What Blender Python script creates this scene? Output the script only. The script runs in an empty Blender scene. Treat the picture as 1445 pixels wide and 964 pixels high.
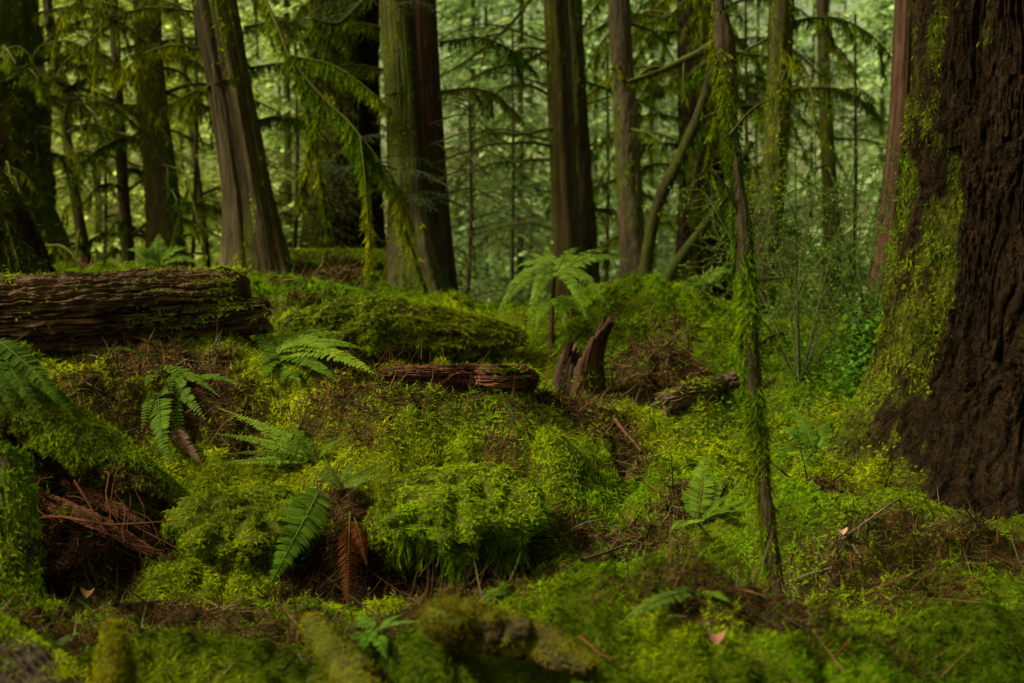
import bpy, math, numpy as np
from mathutils import Vector
rng = np.random.default_rng(11)
C = bpy.context.scene.collection
# ---------------------------------------------------------------- camera model
FPX, CX, CY = 1750.0, 722.5, 482.0
CAM = np.array([0.0, 0.0, 1.30]); PITCH = math.radians(4.0)
FW = np.array([0, math.cos(PITCH), -math.sin(PITCH)]); UPV = np.array([0, math.sin(PITCH), math.cos(PITCH)])
RT = np.array([1.0, 0, 0])
def P(px, py, d):
    return CAM + d*(FW + RT*((px-CX)/FPX) - UPV*((py-CY)/FPX))
def proj(p):
    q = p-CAM; d = q@FW
    return CX+FPX*(q@RT)/d, CY-FPX*(q@UPV)/d, d
def norm(v):
    return v/np.maximum(np.linalg.norm(v, axis=-1, keepdims=True), 1e-9)
# ---------------------------------------------------------------- noise
def _h(x, y, z, s):
    h = (x.astype(np.int64)*374761393 + y.astype(np.int64)*668265263 + z.astype(np.int64)*1274126177 + s*974711) & 0xffffffff
    h = ((h ^ (h >> 13))*1103515245) & 0xffffffff
    h = ((h ^ (h >> 15))*2246822519) & 0xffffffff
    return ((h ^ (h >> 16)) & 0xffff)/32767.5-1.0
def noise(p, s=0):
    p = np.asarray(p, float)
    if p.shape[-1] == 2: p = np.concatenate([p, np.zeros(p.shape[:-1]+(1,))], -1)
    i = np.floor(p); f = p-i; f = f*f*f*(f*(f*6-15)+10)
    x, y, z = i[..., 0], i[..., 1], i[..., 2]; fx, fy, fz = f[..., 0], f[..., 1], f[..., 2]
    def L(a, b, t): return a+(b-a)*t
    return L(L(L(_h(x, y, z, s), _h(x+1, y, z, s), fx), L(_h(x, y+1, z, s), _h(x+1, y+1, z, s), fx), fy),
             L(L(_h(x, y, z+1, s), _h(x+1, y, z+1, s), fx), L(_h(x, y+1, z+1, s), _h(x+1, y+1, z+1, s), fx), fy), fz)
def fbm(p, s=0, o=4, g=.5):
    t = 0; a = 1; p = np.asarray(p, float); n = 0
    for k in range(o):
        t = t+a*noise(p, s+k*17); n += a; a *= g; p = p*2.03+7.1
    return t/n
def sstep(a, b, x):
    t = np.clip((x-a)/(b-a), 0, 1); return t*t*(3-2*t)
def col3(c): return np.array(c, float)
def mixc(a, b, t): return a+(b-a)*np.asarray(t)[..., None]
# ---------------------------------------------------------------- mesh builder
class MB:
    def __init__(s): s.v = []; s.f = []; s.c = []; s.n = 0
    def add(s, v, f, c):
        v = np.asarray(v, float).reshape(-1, 3); f = np.asarray(f, np.int64)
        if not len(v): return s
        c = np.broadcast_to(np.asarray(c, float), v.shape)
        s.v.append(v); s.f.append(f+s.n); s.c.append(c); s.n += len(v); return s
    def arrays(s): return np.concatenate(s.v), s.f, np.concatenate(s.c)
    def build(s, name, mat, parent=None, smooth=True):
        if not s.n: return None
        v, fs, c = s.arrays()
        off = np.zeros(3) if parent is None else wloc(parent)
        me = bpy.data.meshes.new(name)
        me.vertices.add(len(v)); me.vertices.foreach_set('co', (v-off).astype(np.float32).ravel())
        loops = np.concatenate([f.ravel() for f in fs]); tot = np.concatenate([np.full(len(f), f.shape[1]) for f in fs])
        me.loops.add(len(loops)); me.loops.foreach_set('vertex_index', loops.astype(np.int32))
        me.polygons.add(len(tot)); st = np.concatenate([[0], np.cumsum(tot)[:-1]])
        me.polygons.foreach_set('loop_start', st.astype(np.int32))
        me.polygons.foreach_set('use_smooth', np.full(len(tot), smooth, bool))
        a = me.color_attributes.new('Col', 'FLOAT_COLOR', 'POINT')
        a.data.foreach_set('color', np.concatenate([c, np.ones((len(c), 1))], 1).astype(np.float32).ravel())
        me.update(calc_edges=True); me.materials.append(mat)
        o = bpy.data.objects.new(name, me); C.objects.link(o)
        if parent is not None: o.parent = parent
        return o
_W = {}
def wloc(o):
    p = np.zeros(3)
    while o is not None: p = p+np.array(o.location); o = o.parent
    return p
def tag(o, label, cat, group=None):
    o['label'] = label; o['category'] = cat
    if group: o['group'] = group
    return o
def thing(name, loc, label, cat, group=None):
    o = bpy.data.objects.new(name, None); C.objects.link(o); o.empty_display_size = .1
    o.location = [float(q) for q in loc]; return tag(o, label, cat, group)
# ---------------------------------------------------------------- materials
def mat_new(name):
    m = bpy.data.materials.new(name); m.use_nodes = True; nt = m.node_tree
    for n in list(nt.nodes): nt.nodes.remove(n)
    return m, nt, nt.nodes, nt.links
def mat_leaf(name, rough=.5, trans=.35, spec=.4, vscale=0, tint=(1, 1, 1)):
    m, nt, N, L = mat_new(name)
    out = N.new('ShaderNodeOutputMaterial'); at = N.new('ShaderNodeAttribute'); at.attribute_name = 'Col'
    if spec: b = N.new('ShaderNodeBsdfPrincipled'); b.inputs['Roughness'].default_value = rough; b.inputs['Specular IOR Level'].default_value = spec
    else: b = N.new('ShaderNodeBsdfDiffuse')
    tc = N.new('ShaderNodeTexCoord'); nz = N.new('ShaderNodeTexNoise'); nz.inputs['Scale'].default_value = vscale or 6; nz.inputs['Detail'].default_value = 3
    L.new(tc.outputs['Object'], nz.inputs['Vector'])
    mr = N.new('ShaderNodeMapRange'); mr.inputs['From Min'].default_value = .3; mr.inputs['From Max'].default_value = .7
    mr.inputs['To Min'].default_value = .72; mr.inputs['To Max'].default_value = 1.25
    L.new(nz.outputs['Fac'], mr.inputs['Value'])
    mx = N.new('ShaderNodeMix'); mx.data_type = 'RGBA'; mx.blend_type = 'MULTIPLY'; mx.inputs[0].default_value = 1
    L.new(at.outputs['Color'], mx.inputs[6]); L.new(mr.outputs['Result'], mx.inputs[7])
    t = N.new('ShaderNodeBsdfTranslucent'); ms = N.new('ShaderNodeMixShader'); ms.inputs['Fac'].default_value = trans
    L.new(mx.outputs[2], b.inputs[0]); L.new(mx.outputs[2], t.inputs['Color'])
    L.new(b.outputs[0], ms.inputs[1]); L.new(t.outputs[0], ms.inputs[2]); L.new(ms.outputs[0], out.inputs['Surface'])
    return m
def mat_solid(name, scale=40, stretch=(1, 1, 1), bump=.4, dist=.01, rough=.85, spec=.06, lo=.5, hi=1.5):
    m, nt, N, L = mat_new(name)
    out = N.new('ShaderNodeOutputMaterial'); at = N.new('ShaderNodeAttribute'); at.attribute_name = 'Col'
    b = N.new('ShaderNodeBsdfPrincipled'); b.inputs['Roughness'].default_value = rough; b.inputs['Specular IOR Level'].default_value = spec
    tc = N.new('ShaderNodeTexCoord'); mp = N.new('ShaderNodeMapping'); mp.inputs['Scale'].default_value = stretch
    L.new(tc.outputs['Object'], mp.inputs['Vector'])
    nz = N.new('ShaderNodeTexNoise'); nz.inputs['Scale'].default_value = scale; nz.inputs['Detail'].default_value = 7; nz.inputs['Roughness'].default_value = .65
    nz.inputs['Distortion'].default_value = .3
    L.new(mp.outputs[0], nz.inputs['Vector'])
    mr = N.new('ShaderNodeMapRange'); mr.inputs['From Min'].default_value = .3; mr.inputs['From Max'].default_value = .7
    mr.inputs['To Min'].default_value = lo; mr.inputs['To Max'].default_value = hi; L.new(nz.outputs['Fac'], mr.inputs['Value'])
    mx = N.new('ShaderNodeMix'); mx.data_type = 'RGBA'; mx.blend_type = 'MULTIPLY'; mx.inputs[0].default_value = 1
    L.new(at.outputs['Color'], mx.inputs[6]); L.new(mr.outputs['Result'], mx.inputs[7])
    bp = N.new('ShaderNodeBump'); bp.inputs['Strength'].default_value = bump; bp.inputs['Distance'].default_value = dist
    L.new(nz.outputs['Fac'], bp.inputs['Height']); L.new(bp.outputs[0], b.inputs['Normal'])
    L.new(mx.outputs[2], b.inputs['Base Color']); L.new(b.outputs[0], out.inputs['Surface'])
    return m
M_GROUND = mat_solid('soil_and_moss', 55, bump=.7, dist=.015, spec=.0)
M_BARK = mat_solid('furrowed_bark', 34, (1, 1, .35), bump=.8, dist=.015, rough=.8)
def mat_fir():
    m = mat_solid('plated_fir_bark', 48, (1, 1, .5), bump=1.0, dist=.02, rough=.8, spec=.03, lo=.3, hi=1.75); nt = m.node_tree; N = nt.nodes; L = nt.links
    tc = [n for n in N if n.type == 'TEX_COORD'][0]; nz = [n for n in N if n.type == 'TEX_NOISE'][0]; bs = [n for n in N if n.type == 'BSDF_PRINCIPLED'][0]; bp = [n for n in N if n.type == 'BUMP'][0]; mx = [n for n in N if n.type == 'MIX'][0]
    w = N.new('ShaderNodeTexNoise'); w.inputs['Scale'].default_value = 9; w.inputs['Detail'].default_value = 3; L.new(tc.outputs['Object'], w.inputs['Vector'])
    va = N.new('ShaderNodeVectorMath'); va.operation = 'MULTIPLY_ADD'; va.inputs[1].default_value = (.22, .22, .3); L.new(w.outputs['Color'], va.inputs[0]); L.new(tc.outputs['Object'], va.inputs[2])
    mp = N.new('ShaderNodeMapping'); mp.inputs['Scale'].default_value = (1, 1, .28); L.new(va.outputs[0], mp.inputs['Vector'])
    v = N.new('ShaderNodeTexVoronoi'); v.inputs['Scale'].default_value = 52; L.new(mp.outputs[0], v.inputs['Vector'])
    v2 = N.new('ShaderNodeTexVoronoi'); v2.feature = 'DISTANCE_TO_EDGE'; v2.inputs['Scale'].default_value = 52; L.new(mp.outputs[0], v2.inputs['Vector'])
    e = N.new('ShaderNodeMapRange'); e.inputs['From Max'].default_value = .12; e.inputs['To Min'].default_value = .62; L.new(v2.outputs['Distance'], e.inputs['Value'])
    sx = N.new('ShaderNodeSeparateColor'); L.new(v.outputs['Color'], sx.inputs[0])
    cv = N.new('ShaderNodeMapRange'); cv.inputs['To Min'].default_value = .6; cv.inputs['To Max'].default_value = 1.5; L.new(sx.outputs[0], cv.inputs['Value'])
    m1 = N.new('ShaderNodeMath'); m1.operation = 'MULTIPLY'; L.new(e.outputs[0], m1.inputs[0]); L.new(cv.outputs[0], m1.inputs[1])
    m2 = N.new('ShaderNodeMix'); m2.data_type = 'RGBA'; m2.blend_type = 'MULTIPLY'; m2.inputs[0].default_value = 1; L.new(mx.outputs[2], m2.inputs[6]); L.new(m1.outputs[0], m2.inputs[7]); L.new(m2.outputs[2], bs.inputs['Base Color'])
    b2 = N.new('ShaderNodeBump'); b2.inputs['Strength'].default_value = .7; b2.inputs['Distance'].default_value = .008; hh = N.new('ShaderNodeMath'); hh.operation = 'MULTIPLY_ADD'; hh.inputs[2].default_value = 0; L.new(e.outputs[0], hh.inputs[0]); L.new(cv.outputs[0], hh.inputs[1])
    L.new(hh.outputs[0], b2.inputs['Height']); L.new(bp.outputs[0], b2.inputs['Normal']); L.new(b2.outputs[0], bs.inputs['Normal']); return m
M_FIR = mat_fir()
M_CEDAR = mat_solid('stringy_bark', 30, (1, 1, .12), bump=.7, dist=.012, rough=.8)
M_WOOD = mat_solid('rotten_wood', 40, (.25, 1, 1), bump=.7, dist=.01, rough=.75)
M_MOSS = mat_leaf('moss', .7, .34, 0)
M_FERN = mat_leaf('fern_leaf', .5, .4, .04, 14)
M_LEAF = mat_leaf('conifer_foliage', .55, .45, .2, 2.0)
M_FAR = mat_leaf('far_foliage', .5, .4, .2, .8)
M_LITTER = mat_leaf('needle_litter', .7, .1, 0)
M_TWIG = mat_solid('twig_bark', 60, bump=.3, dist=.004)
# ---------------------------------------------------------------- terrain
CTRL = [(-300,964,2.9),(0,964,2.8),(150,950,2.8),(350,950,2.75),(600,950,2.65),(900,935,2.65),(1200,964,2.65),(1445,964,2.7),(1750,960,2.8),
 (850,828,3.4),(960,848,3.35),(720,872,3.3),(1150,912,3.05),(1300,950,2.85),(780,848,3.35),
 (1000,885,3.45),(1100,890,3.3),(850,800,3.75),
 (600,880,3.5),(450,885,3.3),(250,885,3.2),(180,840,3.45),(330,868,3.4),(60,850,3.3),(0,880,3.1),
 (640,846,4.05),(730,835,4.1),(560,858,3.9),(490,862,3.8),(660,815,4.35),(580,820,4.2),(640,872,3.75),
 (650,690,4.55),(560,700,4.4),(750,690,4.6),(620,650,4.7),(480,720,4.2),(480,800,3.95),
 (350,720,4.25),(300,780,3.95),(400,790,3.95),(280,690,4.35),(420,690,4.35),
 (120,790,3.7),(60,740,3.9),(180,740,3.95),(230,690,4.3),(100,640,4.35),(-60,560,4.3),(30,680,4.1),(-200,800,3.5),
 (200,590,4.75),(300,610,4.7),(400,590,4.9),(250,520,5.25),(60,520,5.1),(480,570,5.1),(500,640,4.7),(600,600,5.1),(640,550,5.8),(750,620,5.1),
 (850,680,4.85),(800,760,4.35),(900,760,4.2),(900,610,5.5),(780,570,6.1),(960,660,4.9),(1000,720,4.4),(1060,780,4.0),
 (-100,495,5.3),(200,498,5.35),(370,480,5.6),(420,520,5.5),
 (400,405,8.5),(300,388,9.5),(100,378,10),(-150,380,10),(0,430,7.5),(250,430,7.5),
 (450,430,7.6),(540,528,6.6),(600,548,6.2),(700,538,6.6),(560,515,7.0),(470,505,6.7),(650,512,7.0),(650,440,8.0),(600,425,9),(520,395,10),(450,385,11),(740,440,8.3),
 (800,434,8.8),(840,470,7.7),(960,480,7.4),(1040,455,8.0),(850,490,7.4),(950,545,6.7),(1000,568,6.4),(1040,520,7),(880,408,9.6),(960,412,9.2),(900,440,7.9),(1000,428,8.6),(1040,470,8.9),(760,455,10.5),(690,450,10.6),(1000,450,11.5),(1120,480,10.5),(1250,500,11),(850,450,11.5),
 (1120,500,7.5),(1220,560,6.5),(1150,610,5.8),(1090,630,5.6),(1200,640,5.2),(1100,445,9),(1250,470,8.5),(1400,500,8),(1600,480,8),
 (1190,668,4.9),(1320,715,4.6),(1445,735,4.5),(1600,750,4.5),(1110,690,4.5),(1250,745,4.15),(1100,770,3.95),(1080,830,3.65),(1200,840,3.55),(1420,850,3.35),(1350,785,3.85),(1500,650,5.5)]
WC = [(-3,1.2,.05),(0,1.0,.05),(3,1.0,.05),(0,1.8,.15),(-1.2,1.9,.15),(1.2,1.9,.15)]
for X, Y, Z in [(-6,13,.55),(-3,14,.5),(0,13.5,-.35),(0,16,-.7),(3,13,-.1),(6,13,.2),(-10,12,.8),(10,12,.8),(-9,18,.3),(9,18,-.2),(0,22,-.6),(-14,22,.4),(14,22,.4),
                (0,30,-.2),(-20,30,.1),(20,30,.1),(0,42,.3),(-25,42,.4),(25,42,.4),(0,60,.8),(-40,60,.8),(40,60,.8),(-7,6,.9),(-6,4,.8),(6,4,.6),(6,6,.7)]: WC.append((X,Y,Z))
def uv(x, y):
    y = np.maximum(y, .5); return np.stack([np.arctan(x/y)*1.6, np.log(y)], -1)
_p = np.array([P(*c) for c in CTRL]+[list(map(float, w)) for w in WC])
_u = uv(_p[:, 0], _p[:, 1]); _z = _p[:, 2]
def _k(a, b):
    r2 = ((a[:, None]-b[None])**2).sum(-1)
    return np.where(r2 > 1e-12, .5*r2*np.log(np.maximum(r2, 1e-12)), 0)
n_ = len(_u); A = np.zeros((n_+3, n_+3)); A[:n_, :n_] = _k(_u, _u)+np.eye(n_)*4e-4
A[:n_, n_] = 1; A[:n_, n_+1:] = _u; A[n_:, :n_] = A[:n_, n_:].T
_w = np.linalg.solve(A, np.concatenate([_z, [0, 0, 0]]))
def base_z(x, y):
    x = np.atleast_1d(np.asarray(x, float)); y = np.atleast_1d(np.asarray(y, float)); o = np.empty(len(x))
    for i in range(0, len(x), 40000):
        q = uv(x[i:i+40000], y[i:i+40000]); o[i:i+40000] = _k(q, _u)@_w[:n_]+_w[n_]+q@_w[n_+1:]
    return o
BUMPS = []
def add_bump(px, py, rx, ry, h):
    q = CAM+_dd0[:, None]*(FW+RT*((px-CX)/FPX)-UPV*((py-CY)/FPX))[None]; g = q[:, 2]-base_z(q[:, 0], q[:, 1]); i = int(np.argmax(g < 0)) if (g < 0).any() else 500
    BUMPS.append((q[i][0], q[i][1], rx, ry, h))
_dd0 = np.exp(np.linspace(math.log(1.6), math.log(40), 1200))
for b_ in [(690,600,.55,.75,.11),(440,545,.22,.25,.10),(500,590,.22,.25,.11),(565,635,.2,.22,.09),(620,590,.3,.3,.06),(1190,760,.55,.32,.12),(930,880,.75,.28,.07),(1250,930,.5,.25,.05),(930,455,.85,.5,.20),(880,700,.16,.55,-.08),(930,770,.3,.14,-.06),
           (180,560,.5,.3,.08),(120,790,.32,.25,-.13),(240,860,.4,.16,-.06),(1040,845,.3,.12,-.07),(800,530,.5,.4,-.06),(950,560,.5,.4,-.10),(380,620,.2,.25,-.06),(760,700,.3,.3,.06),(1090,470,.5,.8,-.12)]: add_bump(*b_)
def ground_z(x, y):
    z = base_z(x, y); x = np.atleast_1d(x); y = np.atleast_1d(y); p = np.stack([x, y], -1)
    near = sstep(14, 9, y)
    for bx, by, rx, ry, hh in BUMPS:
        r2 = ((x-bx)/rx)**2+((y-by)/ry)**2; z = z+hh*np.exp(-r2)
    z = z+.060*fbm(p*2.4, 3, 2)*np.clip(y/4, .6, 1.6)+near*(.034*(np.abs(noise(p*5.5, 9))*2-.8)+.020*(2*np.abs(noise(p*13+3, 12))-.6)+.010*noise(p*31, 5))
    return z
def gz(x, y): return float(ground_z(np.array([x]), np.array([y]))[0])
_dd = np.exp(np.linspace(math.log(1.6), math.log(40), 1500))
def G(px, py, up=0.0):
    """point where the line of sight through a pixel meets the ground"""
    q = CAM+_dd[:, None]*(FW+RT*((px-CX)/FPX)-UPV*((py-CY)/FPX))[None]
    h = q[:, 2]-ground_z(q[:, 0], q[:, 1]); i = int(np.argmax(h < 0)) if (h < 0).any() else 700
    p = q[i].copy(); p[2] = gz(p[0], p[1])+up; return p
def rest(px, py, h, dmin=2.0, dmax=12.):
    """point on the line of sight of a pixel that lies h above the ground"""
    q = CAM+_dd[:, None]*(FW+RT*((px-CX)/FPX)-UPV*((py-CY)/FPX))[None]; a = (q[:, 2]-ground_z(q[:, 0], q[:, 1]) < h) & (_dd > dmin)
    return q[int(np.argmax(a))] if a.any() else None
# bare-soil patches: (pixel on the ground, radius x m, radius y m, strength)
DIRT = [(120,780,.30,.28,1),(240,870,.35,.2,.9),(60,900,.25,.2,.8),(350,890,.3,.12,.7),(500,830,.3,.2,.95),(650,820,.3,.25,1),(560,870,.25,.1,.8),
 (290,570,.28,.3,.85),(240,520,.35,.25,.8),(330,640,.12,.12,.7),(150,560,.3,.2,.6),(880,745,.3,.16,.8),(960,720,.2,.15,.7),(1050,850,.25,.12,.85),(1230,790,.25,.2,.7),(1180,690,.2,.15,.8),
 (1330,760,.3,.18,.8),(880,625,.1,.35,.7),(700,670,.1,.25,.6),(930,540,.35,.5,.8),(800,560,.22,.3,.8),(600,540,.5,.4,.5),(840,800,.3,.1,.8),(1290,840,.25,.12,.5),
 (450,385,.4,.5,.7),(480,730,.15,.12,.9),(440,450,.3,.4,.3)]
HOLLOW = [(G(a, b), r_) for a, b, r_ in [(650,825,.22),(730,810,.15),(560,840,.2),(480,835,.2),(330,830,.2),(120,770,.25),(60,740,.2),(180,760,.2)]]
DP = [(G(a, b), rx, ry, s) for a, b, rx, ry, s in DIRT]
def moss_mask(x, y, p=None):
    q = np.stack([x, y], -1); d = np.zeros(len(x))
    for c, rx, ry, s in DP:
        wob = 1+.5*noise(q*5+c[:2], 4)
        d = np.maximum(d, s*sstep(1.25, .55, np.sqrt(((x-c[0])/rx)**2+((y-c[1])/ry)**2)*wob))
    g = sstep(-.9, -.55, fbm(q*2.6, 31, 3))
    return np.clip(g*(1-d)+.0, 0, 1)
NU, NV = 520, 640
us = np.tan(np.linspace(-1.02, 1.02, NU)); us = np.where(abs(us) > .55, np.sign(us)*(.55+(abs(us)-.55)*1.0), us)
us = np.concatenate([np.linspace(-1.6, -.5, 50)[:-1], np.linspace(-.5, .5, NU-98), np.linspace(.5, 1.6, 50)[1:]]); NU = len(us)
vs = np.exp(np.linspace(math.log(1.3), math.log(75), NV))
gx = (us[None]*vs[:, None]).ravel(); gy = np.repeat(vs, NU); gzz = ground_z(gx, gy)
GV = np.stack([gx, gy, gzz], -1); ii = np.arange(NV*NU).reshape(NV, NU)
GF = np.stack([ii[:-1, :-1], ii[:-1, 1:], ii[1:, 1:], ii[1:, :-1]], -1).reshape(-1, 4)
GM = moss_mask(gx, gy)
slope = np.linalg.norm(np.stack([np.gradient(gzz.reshape(NV, NU), axis=1)/np.gradient(gx.reshape(NV, NU), axis=1), np.gradient(gzz.reshape(NV, NU), axis=0)/np.gradient(vs)[:, None]], -1), axis=-1).ravel()
GM *= 1-.45*sstep(1.3, 2.4, slope)*(gy < 8)
q2 = np.stack([gx, gy], -1)
soil = mixc(col3((.010, .006, .003)), col3((.045, .023, .010)), .5+.5*fbm(q2*9, 77, 3))
hol_shade = np.zeros(len(gx))
for c_, r_ in HOLLOW: hol_shade = np.maximum(hol_shade, sstep(1.3, .6, np.hypot(gx-c_[0], gy-c_[1])/r_))
soil = soil*(1-.75*hol_shade)[:, None]  # hollows darkened in the soil colour, standing in for deep shade
mossb = mixc(col3((.024, .034, .003)), col3((.066, .084, .004)), .5+.5*fbm(q2*4, 78, 3))
far_ = sstep(13, 20, gy); soil = mixc(soil, np.tile(col3((.03, .045, .012)), (len(gy), 1)), far_); mossb = mixc(mossb, np.tile(col3((.04, .065, .015)), (len(gy), 1)), far_)
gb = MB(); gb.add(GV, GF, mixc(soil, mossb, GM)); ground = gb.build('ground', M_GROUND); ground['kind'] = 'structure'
# ---------------------------------------------------------------- sprigs
def T_sprig(n=4, w=.26):
    sp = np.linspace(0, .8, n+1); v = [(s, 0, 0) for s in sp]; f = []
    for i in range(n):
        h = w*(1-.75*i/(n-1))*(.75 if i == 0 else 1)
        for sg in (1, -1):
            v.append((sp[i]+.2+.12, sg*h, -.05)); k = len(v)-1
            f.append((i, i+1, k) if sg < 0 else (i+1, i, k))
    v = np.array(v); v[-1, 0] = v[-2, 0] = 1.0; v[-1, 1] *= .3; v[-2, 1] *= .3
    return v, np.array(f), .15+.9*v[:, 0]**.9
TS = T_sprig()
TS3 = T_sprig(3, .30)
_b = np.array([(0, 0, 0), (.3, .5, 0), (.3, -.5, 0), (.7, .38, 0), (.7, -.38, 0), (1, 0, 0)], float)
_q = np.array([(0, 0, 0), (.4, .5, 0), (.4, -.5, 0), (1, 0, 0)], float)
TQ = (_q, np.array([(0, 2, 1), (1, 2, 3)]), np.array([.6, .9, .9, 1.1]))
TB = (_b, np.array([(0, 2, 1), (1, 2, 4), (1, 4, 3), (3, 4, 5)]), np.ones(6))           # blade
_t = np.array([(0, .5, 0), (0, -.5, 0), (.5, .35, 0), (.5, -.35, 0), (1, 0, 0)], float)
TT = (_t, np.array([(0, 1, 3), (0, 3, 2), (2, 3, 4)]), np.ones(5))                        # thin strip
def inst(mb, T, pos, x, up, L, W, bend, col):
    v, f, g = T; n = len(pos)
    if not n: return mb
    x = norm(x); y = norm(np.cross(up, x)); z = np.cross(x, y)
    L = np.broadcast_to(L, (n,))[:, None]; W = np.broadcast_to(W, (n,))[:, None]; bend = np.broadcast_to(bend, (n,))[:, None]
    a = v[None, :, 0]*L; b = v[None, :, 1]*W; c = v[None, :, 2]*W-bend*L*v[None, :, 0]**2
    V = pos[:, None]+x[:, None]*a[..., None]+y[:, None]*b[..., None]+z[:, None]*c[..., None]
    F = f[None]+(np.arange(n)*len(v))[:, None, None]
    cc = np.broadcast_to(col, (n, 3))[:, None]*g[None, :, None]
    return mb.add(V.reshape(-1, 3), F.reshape(-1, f.shape[1]), cc.reshape(-1, 3))
def fgeo(V, F):
    a, b, c = V[F[:, 0]], V[F[:, 1]], V[F[:, 2]]; n = np.cross(b-a, c-a)
    if F.shape[1] == 4: n = n+np.cross(c-a, V[F[:, 3]]-a)
    ar = np.linalg.norm(n, axis=1)*.5; return n/np.maximum(2*ar, 1e-12)[:, None], ar
def scatter(V, F, w, N):
    nn, ar = fgeo(V, F); p = ar*w; s = p.sum()
    if s <= 0 or N <= 0: return np.zeros((0, 3)), np.zeros((0, 3)), np.zeros(0, int)
    k = rng.choice(len(F), N, p=p/s); r = rng.random((N, 2)); 
    if F.shape[1] == 4:
        q = V[F[k]]; u, t = r[:, :1], r[:, 1:]
        pos = (q[:, 0]*(1-u)+q[:, 1]*u)*(1-t)+(q[:, 3]*(1-u)+q[:, 2]*u)*t
    else:
        u = np.sqrt(r[:, :1]); t = r[:, 1:]; q = V[F[k]]; pos = q[:, 0]*(1-u)+q[:, 1]*u*(1-t)+q[:, 2]*u*t
    return pos, nn[k], k
def rdir(n): return norm(rng.normal(size=(n, 3)))
MY, MG, MD = col3((.56, .62, .004)), col3((.20, .42, .006)), col3((.030, .068, .003))
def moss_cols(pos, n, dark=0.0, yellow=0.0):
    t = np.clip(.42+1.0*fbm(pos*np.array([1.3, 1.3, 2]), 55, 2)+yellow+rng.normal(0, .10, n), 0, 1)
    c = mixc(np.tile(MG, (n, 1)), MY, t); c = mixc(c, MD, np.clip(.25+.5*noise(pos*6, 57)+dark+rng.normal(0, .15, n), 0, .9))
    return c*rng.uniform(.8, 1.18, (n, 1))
def moss(mb, pos, nn, L=.034, droop=.5, dark=0., yellow=0., hang=0., wid=.62, T=None, tint=(1, 1, 1)):
    n = len(pos)
    if not n: return mb
    up = np.array([0, 0, 1.]); r = rdir(n); tang = r-nn*(r*nn).sum(1, keepdims=True)
    down = -up+nn*nn[:, 2:3]
    d = norm(nn*rng.uniform(.02, .5, (n, 1))+norm(tang)*.8+down*droop+np.array([0, 0, -1.])*hang*(1-np.clip(nn[:, 2:3]*1.15, 0, 1)))
    Ls = L*rng.uniform(.6, 1.45, n)
    return inst(mb, T or TS, pos-nn*Ls[:, None]*.12, d, norm(nn+.35*rdir(n)), Ls, Ls*wid*1.5, rng.uniform(.1, .5, n), moss_cols(pos, n, dark, yellow)*np.array(tint))
# ground moss carpet ("stuff")
fc = GV[GF].mean(1); dist = np.linalg.norm(fc-CAM, axis=1); fu = fc[:, 0]/fc[:, 1]
fw_ = GM[GF].mean(1)*(np.abs(fu) < .52)*(fc[:, 1] < 12)*(fc[:, 1] > 1.9)/np.maximum(dist, 2.4)**1.7
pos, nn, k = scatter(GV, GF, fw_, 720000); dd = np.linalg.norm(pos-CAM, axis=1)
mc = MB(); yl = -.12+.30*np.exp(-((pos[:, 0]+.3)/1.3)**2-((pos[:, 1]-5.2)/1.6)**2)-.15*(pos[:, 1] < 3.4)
moss(mc, pos, nn, .038*(np.maximum(dd, 4.0)/4.2)**.55*(.85+.35*noise(pos*3, 8)), .55, -.05+.5*sstep(3.5, 2.8, pos[:, 1])+.55*sstep(.25, .42, np.abs(pos[:, 0]/pos[:, 1]))*sstep(5., 3.6, pos[:, 1]), yl, wid=.52)  # front and lower corners darkened: shade put into the moss colour
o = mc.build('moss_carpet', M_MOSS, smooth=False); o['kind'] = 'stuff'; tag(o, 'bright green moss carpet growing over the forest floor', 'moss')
# needle litter, rootlets ("stuff")
fl = (1-GM[GF].mean(1)+.015)*(np.abs(fu) < .6)*(fc[:, 1] < 12)*(fc[:, 1] > 1.9)/np.maximum(dist, 2.4)**1.6
pos, nn, k = scatter(GV, GF, fl, 52000); n = len(pos); dd = np.linalg.norm(pos-CAM, axis=1)
def litter_shade(p):
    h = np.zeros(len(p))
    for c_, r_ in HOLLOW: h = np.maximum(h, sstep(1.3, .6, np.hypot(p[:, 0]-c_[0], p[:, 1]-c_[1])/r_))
    return 1-.65*h  # litter colour dimmed in the hollows, painted shade like the soil there
lb = MB(); r = rdir(n); tg = norm(r-nn*(r*nn).sum(1, keepdims=True)*rng.uniform(.75, 1, (n, 1)))
pal = np.array([(.10, .055, .022), (.055, .036, .018), (.17, .095, .038), (.16, .13, .07), (.035, .025, .015), (.14, .05, .02)])
Ls = rng.lognormal(-3.15, .5, n)*np.maximum(dd, 3)/4; Ls = np.minimum(Ls, .11); big = rng.random(n) < .04; Ls = np.where(big, rng.uniform(.06, .16, n), Ls)
inst(lb, TT, pos+nn*.004, tg, norm(nn+.5*rdir(n)), Ls, np.maximum(.0024, .05*Ls)*np.maximum(dd, 3)/4*rng.uniform(.6, 1.3, n), rng.normal(.05, .6, n), pal[rng.integers(0, 6, n)]*rng.uniform(.25, .8, (n, 1))*litter_shade(pos)[:, None])
o = lb.build('needle_litter', M_LITTER, smooth=False); o['kind'] = 'stuff'; tag(o, 'reddish brown needles and rootlets littering the bare soil', 'litter')
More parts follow.
